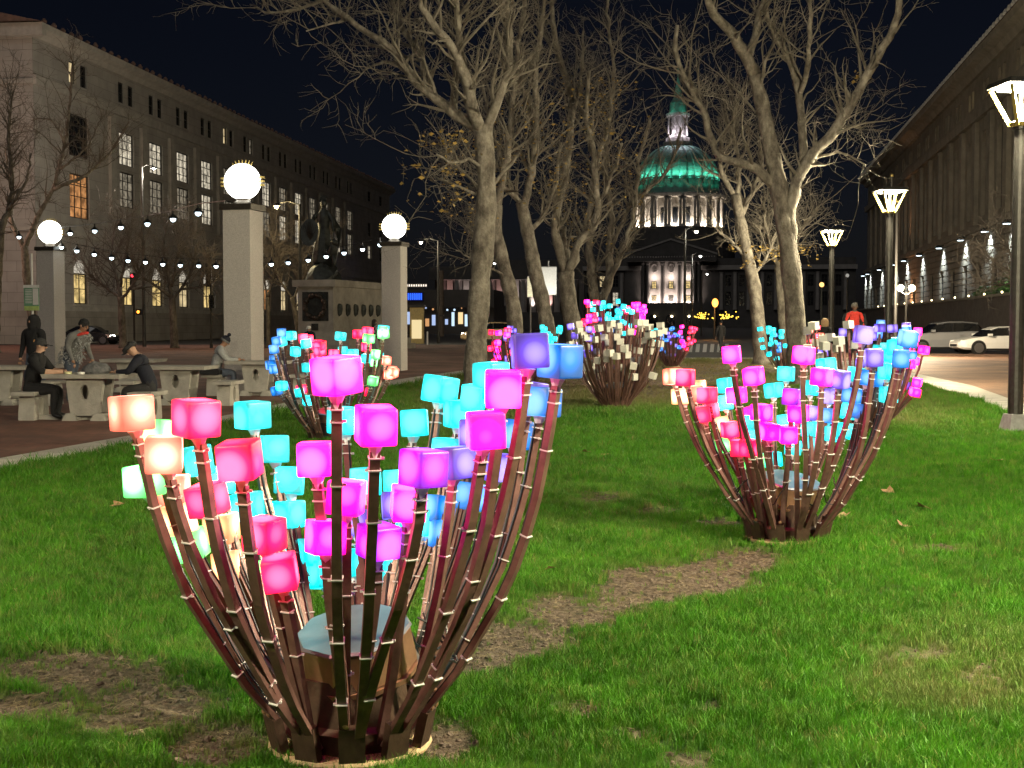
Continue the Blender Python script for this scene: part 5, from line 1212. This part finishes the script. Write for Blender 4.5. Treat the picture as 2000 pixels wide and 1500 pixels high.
for k in range(6): MB().lathe([(.02, -.38), (.18, -.25), (.23, .05), (.2, .3), (.05, .38)], 10, (1.16, -.3+k*1.15), 2.4).obj('relief_bust', M_statue, MN)
# bronze group: robed standing figure with plumed helmet, fluted shield, crouching bear
rk = MB().lathe([(1.15, 4.15), (1.05, 4.5), (.8, 4.9), (.45, 5.3), (.2, 5.5)], 11, (-.05, .2), sx=.95).obj('rock_base', M_statue, MN)
for v in rk.data.vertices: v.co.x += .12*math.sin(v.co.z*9+v.co.y*5); v.co.y += .1*math.sin(v.co.x*8+v.co.z*4)
nF = 28; vs = []; prof_ = [(.62, 5.2), (.58, 5.8), (.50, 6.4), (.40, 6.9), (.34, 7.3), (.42, 7.75), (.40, 8.1), (.16, 8.35), (.12, 8.5)]
b = MB()
for r_, z in prof_:
    for k in range(nF):
        a = 2*math.pi*k/nF; q = r_*(1+.10*math.sin(9*a+z*.7)*(1 if z < 7.2 else .25)); vs.append((q*math.cos(a)+.08*math.sin(z), .75*q*math.sin(a), z))
b.add(vs, [(i*nF+k, i*nF+(k+1) % nF, (i+1)*nF+(k+1) % nF, (i+1)*nF+k) for i in range(len(prof_)-1) for k in range(nF)]); b.obj('robed_figure', M_statue, MN, smooth=True)
MB().sphere((.08, -.02, 8.68), .2, 14, 10, 1.25).obj('head', M_statue, MN)
MB().prism([(-.22, 8.75), (-.1, 9.08), (.12, 9.14), (.3, 9.0), (.26, 8.85), (.1, 8.94), (-.08, 8.86)], -.06, .06).obj('helmet_plume', M_statue, MN)
MB().tube([(.4, 0, 8.1), (.75, -.15, 7.6), (.85, -.35, 7.0)], [.15, .12, .09], 8).obj('arm', M_statue, MN)
MB().tube([(-.35, 0, 8.1), (-.65, -.2, 7.6), (-.75, -.35, 7.1)], [.15, .12, .09], 8).obj('arm', M_statue, MN)
sh = MB().lathe([(.02, -.1), (.3, -.07), (.62, .02), (.66, .06)], 24, M=Matrix.Translation((-.62, -.5, 6.95)) @ Matrix.Rotation(R(80), 4, 'X') @ Matrix.Rotation(R(15), 4, 'Y') @ Matrix.Diagonal((.8, 1.25, 1, 1))).obj('shield', M_statue, MN)
for k in range(9): MB().tube([(-.62, -.6, 6.4), (-.62+.55*math.cos(R(30+15*k)), -.62, 6.4+1.25*math.sin(R(30+15*k)))], [.03, .02], 4).obj('shield_flute', M_bronze, sh)
MB().tube([(.9, -.4, 5.3), (.86, -.35, 7.0), (.8, -.3, 8.3)], .035, 6).obj('staff', M_statue, MN)
b = MB(); b.tube([(.25, .1, 5.0), (.6, -.15, 5.5), (.85, -.35, 6.0), (.95, -.5, 6.3)], [.3, .36, .27, .16], 10); b.sphere((1.0, -.55, 6.35), .2, 10, 8); b.tube([(.8, -.3, 5.8), (.95, -.45, 5.3), (.9, -.5, 4.9)], [.14, .11, .09], 8); b.obj('bear', M_statue, MN, smooth=True)
MB().tube([(.5, .3, 7.9), (.85, .3, 7.2), (.95, .2, 6.4), (.7, .2, 5.6)], [.12, .3, .32, .2], 8, rad2=.1).obj('cloak', M_statue, MN)
# ================================================================== string lights
def lightstring(label, px, yf, cable_ends):
    pts = [P(u, v, yf(u)) for u, v in px]
    t = thing('light_string', label, 'string lights', pts[0], 0, 'string lights between the globe pillars'); o0 = np.array(pts[0])
    cab = [np.array(cable_ends[0])]+[p+np.array([0, 0, .22]) for p in pts]+[np.array(cable_ends[1])]
    MB().tube([c-o0 for c in cab], .012, 4).obj('cable', M_black, t)
    for p in pts:
        q = MB().lathe([(.02, .22), (.03, .12), (.1, .05), (.15, .0)], 10).obj('lamp_shade', M_black, t); q.location = p-o0
        MB().sphere((0, 0, -.015), .075, 10, 8).obj('bulb', E_cool, q)
yA = lambda u: 46.5+(30-46.5)*(u-100)/(440-100); yB_ = lambda u: 46.3+(43.8-46.3)*(u-128)/(748-128)
lightstring('string of small lamps rising from the far left pillar to the big pillar', [(37, 462), (137, 455), (185, 450), (236, 443), (288, 436), (338, 427), (387, 415)], yA, (P(-20, 462, yA(-20)), P(440, 392, 30.2)))
lightstring('string of small lamps sagging past the big pillar to the monument side pillar', [(120, 482), (150, 489), (184, 496), (218, 503), (250, 508), (284, 511), (318, 515), (352, 517), (388, 518), (422, 519), (530, 515), (563, 512), (602, 507), (637, 500), (672, 493), (708, 486), (742, 477)], yB_, (P(110, 474, 46.3), P(750, 470, 43.8)))
# ================================================================== street lamps
def street_lamp(u, v, d, label, col, power, arm=-1.4, r_=.13, pole=M_pole):
    p = P(u, v, d); t = thing('street_lamp', label, 'street lamp', (p[0]-arm, p[1], 0), 0, 'street lamps beyond the lawn'); h = p[2]
    MB().lathe([(.14, 0), (.12, .6), (.07, h+.15)], 8).obj('pole', pole, t)
    MB().tube([(0, 0, h+.1), (arm*.5, 0, h+.3), (arm, 0, h+.16)], .035, 5).obj('arm', pole, t)
    hd = MB().lathe([(.02, .2), (.16, .12), (.24, .03)], 10, (arm, 0), h).obj('lamp_head', pole, t)
    MB().sphere((arm, 0, h-.02), r_, 10, 8).obj('bulb', em('street_bulb_%d' % int(col[2]*100), col, 10), hd)
    if power: light('street_lamp_light', 'POINT', (arm, 0, h-.35), power, col, t, .2)
    return t
street_lamp(540, 403, 78, 'street lamp with warm bulb beside the big globe pillar', (1, .78, .38), 1300)
street_lamp(822, 473, 104, 'street lamp right of the monument side pillar', (1, .88, .60), 1200)
street_lamp(1360, 452, 92, 'tall street lamp before the lit drum of the dome', (1, .95, .75), 700, .8)
street_lamp(1368, 500, 122, 'street lamp before the city hall pediment', (1, .97, .85), 500, .8)
street_lamp(1381, 535, 165, 'farthest small street lamp right of the city hall columns', (1, .98, .9), 0, .7)
street_lamp(966, 514, 130, 'street lamp just right of the thick tree trunk', (1, .98, .9), 0, .6)
street_lamp(-210, 330, 78, 'unseen amber street lamp added to light the office end wall', (1, .58, .40), 2800, -1.4)  # lamp added left of the view to light the end wall
street_lamp(300, 330, 88, 'added street lamp among the bare street trees lighting the office wall', (1, .92, .78), 2200, .8, .05)  # extra lamp with a tiny bulb, added to brighten the office front
# ================================================================== signals, signs, poles
def signal(u, d, label, heads, top, r_=.07):
    b_ = gd(u, d); t = thing('traffic_signal', label, 'traffic signal', b_, 0, 'traffic signals at the junction')
    MB().lathe([(r_*1.8, 0), (r_*1.5, .25), (r_, .3), (r_, top)], 10).obj('pole', M_pole, t)
    for (dx, z, h, col) in heads:
        q = MB().box(dx-.19, dx+.19, -.2, .06, z, z+h).obj('signal_head', M_black, t)
        n = max(1, round(h/.34))
        for k in range(n):
            zc = z+h*(k+.5)/n
            MB().lathe([(.12, -.02), (.13, .14), (.12, .14), (.11, -.02)], 10, M=Matrix.Translation((dx, -.2, zc)) @ Matrix.Rotation(R(90), 4, 'X')).obj('visor', M_black, q)
            if k == n-1 and col: MB().sphere((dx, -.21, zc), .1, 10, 6, M=None).obj('lens', em('signal_'+col, {'red': (1, .03, .05), 'amber': (1, .28, .03)}[col], 6), q)
    return t
signal(263, 88, 'traffic signal showing red with an orange hand below', [(-.02, 4.0, 1.05, 'red'), (.35, 2.2, .4, 'amber')], 5.1)
signal(413, 84, 'dark traffic signal seen from behind beside the big pillar', [(-.1, 4.0, 2.0, None), (.1, 2.6, .9, None)], 6.1)
NBd = thing('noticeboard', 'pale green noticeboard on a thin white post left of the pillar', 'noticeboard', gd(65, 44), R(-6))
MB().lathe([(.04, 0), (.035, 4.0)], 8).obj('post', M_white, NBd)
pn = strip('panel', NBd, -.27, .27, -.06, -.036, 2.05, 2.9, pm('notice_green', (.16, .34, .22), .5)); strip('header', pn, -.28, .28, -.075, -.061, 2.82, 2.92, M_white); strip('footer', pn, -.26, .26, -.075, -.061, 2.05, 2.2, pm('notice_lime', (.45, .6, .2), .5))
for k in range(9): strip('text_line', pn, -.22, .02, -.07, -.062, 2.3+k*.055, 2.325+k*.055, M_white)
strip('sheet', pn, .05, .25, -.072, -.062, 2.24, 2.8, M_white)
for (u0, u1, v0, v1, d, lab, m) in ((1056, 1087, 522, 576, 100, 'large white banner on a pole between the slanting trunks', M_white), (1030, 1043, 541, 580, 104, 'narrow cream banner left of the large white one', pm('cream_banner', (.62, .58, .42), .7))):
    a, c = P(u0, v1, d), P(u1, v0, d); t = thing('street_banner', lab, 'banner', ((a[0]+c[0])/2, d, 0), 0, 'banners on poles by the far road')
    MB().lathe([(.06, 0), (.05, c[2]+.5)], 8).obj('pole', M_steel, t)
    w_ = (c[0]-a[0])/2
    MB().box(-w_, w_, -.1, -.07, a[2], c[2]).obj('cloth', m, t); MB().box(-w_, w_, -.12, -.01, c[2], c[2]+.05).obj('bracket', M_steel, t)
    light('banner_light', 'SPOT', (0, -3.5, a[2]-1.5), 900, (1, .97, .85), t, .2, (0, 3.3, 2.6), 50, .8)
o = tag(MB().lathe([(.06, 0), (.06, .95), (.045, 1.0), (.01, 1.02)], 10).obj('bollard', M_white), 'slim white bollard at the road edge left of the thick trunk', 'bollard'); o.location = gd(835, 96)
o = thing('utility_pole', 'tall plain wooden pole beyond the junction', 'pole', gd(862, 160)); MB().lathe([(.36, 0), (.3, 8), (.27, 8.2)], 10).obj('shaft', pm('pole_wood', (.16, .13, .1), .9, 0, 3, .3), o); strip('band', o, -.34, .34, -.34, .34, 2.5, 2.7, M_pole)
TL = thing('cluster_lamp', 'ornate lamp standard with globe cluster behind the plaid jacket woman', 'lamp post', gd(732, 110)); MB().lathe([(.2, 0), (.12, .8), (.08, 3.6)], 10).obj('pole', M_pole, TL)
for k, (dx, z) in enumerate(((0, 4.), (-.4, 3.6), (.4, 3.6), (-.75, 3.2), (.15, 3.5))): MB().sphere((dx, 0, z), .2, 10, 8).obj('globe', E_lampw, TL)
for (u, v, d, lab) in ((1770, 563, 62, 'twin globe lamp before the orange lit museum entrance'), (1655, 538, 120, 'old style globe lamp beyond the person in red'), (1605, 556, 90, 'amber globe lamp left of the person in red')):
    p = P(u, v, d); t = thing('globe_lamp', lab, 'lamp post', (p[0], d, 0), 0, 'globe lamps by the museum'); z = p[2]
    MB().lathe([(.14, 0), (.07, .5), (.05, z-.2)], 8).obj('pole', M_pole, t)
    e_ = {1770: E_lampw, 1655: em('dim_globe', (1, .95, .85), .35), 1605: em('amber_globe', (1, .5, .15), 2.5)}[u]
    if u == 1770: light('globe_lamp_light', 'POINT', (0, -.1, z+.3), 5500, (1, .82, .55), t, .2)
    for dx in ((-.28, .28) if u == 1770 else (0,)):
        MB().sphere((dx, 0, z), .17, 12, 8).obj('globe', e_, t); MB().tube([(0, 0, z-.35), (dx, 0, z-.17)], .03, 5).obj('bracket', M_pole, t)
for k, (u, top, d, lab) in enumerate(((1742, 345, 60, 'tall slim flagpole behind the middle lantern lamp post'), (1752, 395, 64, 'thin pole right of the tall flagpole'), (1560, 520, 70, 'thin sign pole right of the leaning trunk'))):
    p = P(u, top, d); t = thing('slim_pole', lab, 'pole', (p[0], d, 0)); MB().lathe([(.09, 0), (.06, p[2])], 8).obj('shaft', M_pole, t); MB().sphere((0, 0, p[2]+.05), .08, 8, 6).obj('finial', M_gold, t)
# festive yellow lights beyond the road
FL = thing('festive_light_tree', 'cluster of orange and yellow festive lights right of city hall steps', 'festive lights', gd(1395, 130))
MB().lathe([(.12, 0), (.07, 3.4)], 8).obj('pole', M_pole, FL); MB().sphere((.05, 0, 3.7), .32, 12, 8, 1.4).obj('orange_globe', em('orange_globe', (1, .33, .05), 5), FL)
b = MB(); fr_ = np.random.default_rng(8)
for k in range(70):
    sd = -1 if k % 2 else 1.0; b.sphere((sd*1.35+fr_.normal()*.5, fr_.normal()*.3, 2.1+abs(fr_.normal())*.28), .06, 6, 4)
q = b.obj('yellow_bulbs', em('yellow_bulb', (1, .6, .06), 4), FL); q['kind'] = 'stuff'
light('festive_glow', 'POINT', (0, -1, 3.4), 500, (1, .42, .1), FL, .3)
# ================================================================== cars
M_cw = pm('car_white', (.72, .72, .70), .2, .0, 3, .03); M_cs = pm('car_silver', (.45, .46, .48), .25, .5, 3, .03); M_ck = pm('car_black', (.015, .015, .017), .2, 0, 3, .1)
M_tyre = pm('tyre', (.015, .015, .015), .85, 0, 20, .2); M_rim = pm('alloy_rim', (.25, .25, .26), .3, .8, 10, .1); M_glass = pm('car_glass', (.008, .009, .011), .06, 0, 3, .1)
def loft(b, st, sec):
    n = len(sec(*st[0][1:])); v = []
    for s_ in st: v += [(s_[0],)+q for q in sec(*s_[1:])]
    b.add(v, [(i*n+k, i*n+(k+1) % n, (i+1)*n+(k+1) % n, (i+1)*n+k) for i in range(len(st)-1) for k in range(n)]+[tuple(range(n))[::-1], tuple(range((len(st)-1)*n, len(st)*n))]); return b
def car(label, loc, rz, mat, suv=False, head=False, tail=False):
    t = thing('car', label, 'car', loc, rz, 'cars around the plaza'); h = 1.18 if suv else 1.
    low = [(-2.38, .62, .42, .78*h), (-2.28, .78, .30, .92*h), (-2.0, .86, .24, .98*h), (-1.4, .9, .2, 1.0*h), (-.6, .91, .19, .97*h), (.5, .91, .19, .95*h), (1.1, .9, .2, .92*h), (1.6, .88, .21, .85*h), (2.05, .83, .24, .75*h), (2.28, .74, .3, .66*h), (2.4, .58, .36, .58*h)]
    body = loft(MB(), low, lambda w, a, c: [(-w*.86, a), (-w, a+.1), (-w*1.0, a+.55*(c-a)), (-w*.95, c-.05), (-w*.86, c), (w*.86, c), (w*.95, c-.05), (w, a+.55*(c-a)), (w, a+.1), (w*.86, a)]).obj('body', mat, t, smooth=False)
    if suv: gh = [(-2.2, .74, .6, 1.1, 1.2), (-1.85, .76, .62, 1.15, 1.62), (-1., .78, .64, 1.14, 1.7), (-.1, .78, .64, 1.12, 1.69), (.5, .77, .62, 1.1, 1.58), (1.2, .74, .6, 1.05, 1.08)]
    else: gh = [(-1.75, .74, .6, .97, 1.0), (-1.0, .76, .58, .97, 1.36), (-.4, .77, .58, .95, 1.44), (.2, .77, .58, .94, 1.42), (.65, .76, .58, .93, 1.28), (1.25, .72, .56, .89, .91)]
    loft(MB(), gh, lambda w, wt, a, c: [(-w, a-.03), (-wt, c-.04), (-wt*.9, c), (wt*.9, c), (wt, c-.04), (w, a-.03)]).obj('glasshouse', M_glass, t)
    rf = [(x, w, wt, a, c) for x, w, wt, a, c in gh[1:-1]]
    loft(MB(), rf, lambda w, wt, a, c: [(-wt-.012, c-.06), (-wt*.9, c+.012), (wt*.9, c+.012), (wt+.012, c-.06)]).obj('roof_panel', mat, t)
    for sy in (-1, 1):
        for x in (-.35,): MB().box(x-.04, x+.04, sy*.70-.09, sy*.70+.09, .93*h, (1.36 if not suv else 1.62)).obj('door_pillar', mat if not suv else M_black, t)
        MB().box(-.9, -.7, sy*.915-.012, sy*.915+.012, .78*h, .81*h).obj('door_handle', M_rim, t)
        MB().box(.75, .95, sy*.98-.09, sy*.98+.09, .95*h, 1.07*h).obj('mirror', mat, t)
        MB().box(-1.0, 1.0, sy*.90-.02, sy*.90+.02, .21, .3).obj('sill_trim', M_black, t)
        for x in (-1.42, 1.42):
            MM = Matrix.Translation((x, sy*.80, .33)) @ Matrix.Rotation(R(90)*-sy, 4, 'X')
            w = MB().lathe([(.25, -.13), (.33, -.12), (.34, -.05), (.34, .08), (.32, .125), (.25, .13)], 20, M=MM).obj('wheel', M_tyre, t)
            MB().lathe([(.39, -.02), (.40, .108)], 20, M=MM).obj('wheel_arch', M_black, t)
            sp_ = MB().lathe([(.05, .12), (.05, .145)], 10, M=MM)
            for k in range(5): a = k*2*math.pi/5; sp_.box(-.035, .035, .03, .24, .125, .142, MM @ Matrix.Rotation(a, 4, 'Z'))
            sp_.lathe([(.235, .12), (.262, .12), (.262, .14), (.235, .14)], 20, M=MM); sp_.obj('rim', M_rim, w)
        MB().taper((0, 0), 0, .12, .2, .1, .17, .08, Matrix.Translation((2.1, sy*.66, .60*h)) @ Matrix.Rotation(R(-25)*sy, 4, 'Z')).obj('headlight', em('headlight', (1, .97, .9), 9) if head else M_white, t)
        MB().box(-2.37, -2.08, sy*.78-.09, sy*.78+.09, .76*h, .92*h).obj('taillight', em('taillight', (1, .03, .04), 4) if tail else pm('taillight_off', (.25, .01, .01), .3), t)
    MB().box(2.36, 2.43, -.4, .4, .4, .52).obj('grille', M_black, t)
    return t
car('white sedan parked facing left at the road edge', gd(1948, 68), R(180+4), M_cw, head=False)
car('silver SUV with red tail light parked behind the white sedan', gd(1838, 72), R(180+3), M_cs, True, tail=True)
car('black car with one bright headlight beyond the brick plaza', gd(178, 100), R(-8), M_ck, head=True)
car('pale taxi half hidden behind the thick tree trunk', gd(955, 108), R(182), pm('taxi_cream', (.62, .45, .25), .3), True, head=True)
# ================================================================== fallen leaves
M_fl = pm('dead_leaf', (.34, .20, .10), .85, 0, 30, .4)
lv = MB().add([(0, -.06, 0), (.035, -.02, .012), (.06, .03, .03), (.02, .03, .012), (0, .075, .02), (-.025, .03, .015), (-.06, .02, .035), (-.03, -.025, .01)], [(0, 1, 3), (1, 2, 3), (3, 4, 5), (0, 3, 5), (5, 6, 7), (0, 5, 7)]).mesh('fallen_leaf', M_fl)
for (u, v, s_, lab_) in ((1145, 893, 1.0, 'brown leaf beside a paler one left of the pink and blue sculpture'), (1183, 899, .9, 'pale leaf beside a brown one left of the pink and blue sculpture'), (1950, 912, 1.1, 'brown leaf on the grass near the sedan side lamp post'),
    (1735, 970, 1.0, 'brown leaf on the grass farthest from the base of the pink and blue sculpture'), (1805, 1007, 1.1, 'brown leaf right of the largest leaf near the pink and blue sculpture'), (1770, 1043, 1.3, 'largest dry leaf right of the pink and blue sculpture base'), (1645, 1020, 1., 'brown leaf touching the base of the pink and blue sculpture'),
    (1075, 1130, .6, 'smallest leaf beside the bare soil strip'), (230, 1005, .8, 'leaf on the grass left of the large near sculpture'), (1010, 905, .7, 'leaf on the grass behind the right stems of the large sculpture')):
    p = G(u, v); o = tag(link('fallen_leaf', lv), lab_, 'leaf', 'fallen leaves on the lawn'); o.location = (p[0], p[1], float(hgt(p[0], p[1]))+.04); o.scale = (s_*1.2,)*3; o.rotation_euler = (random.uniform(-.4, .4), random.uniform(-.4, .4), random.uniform(0, 6))
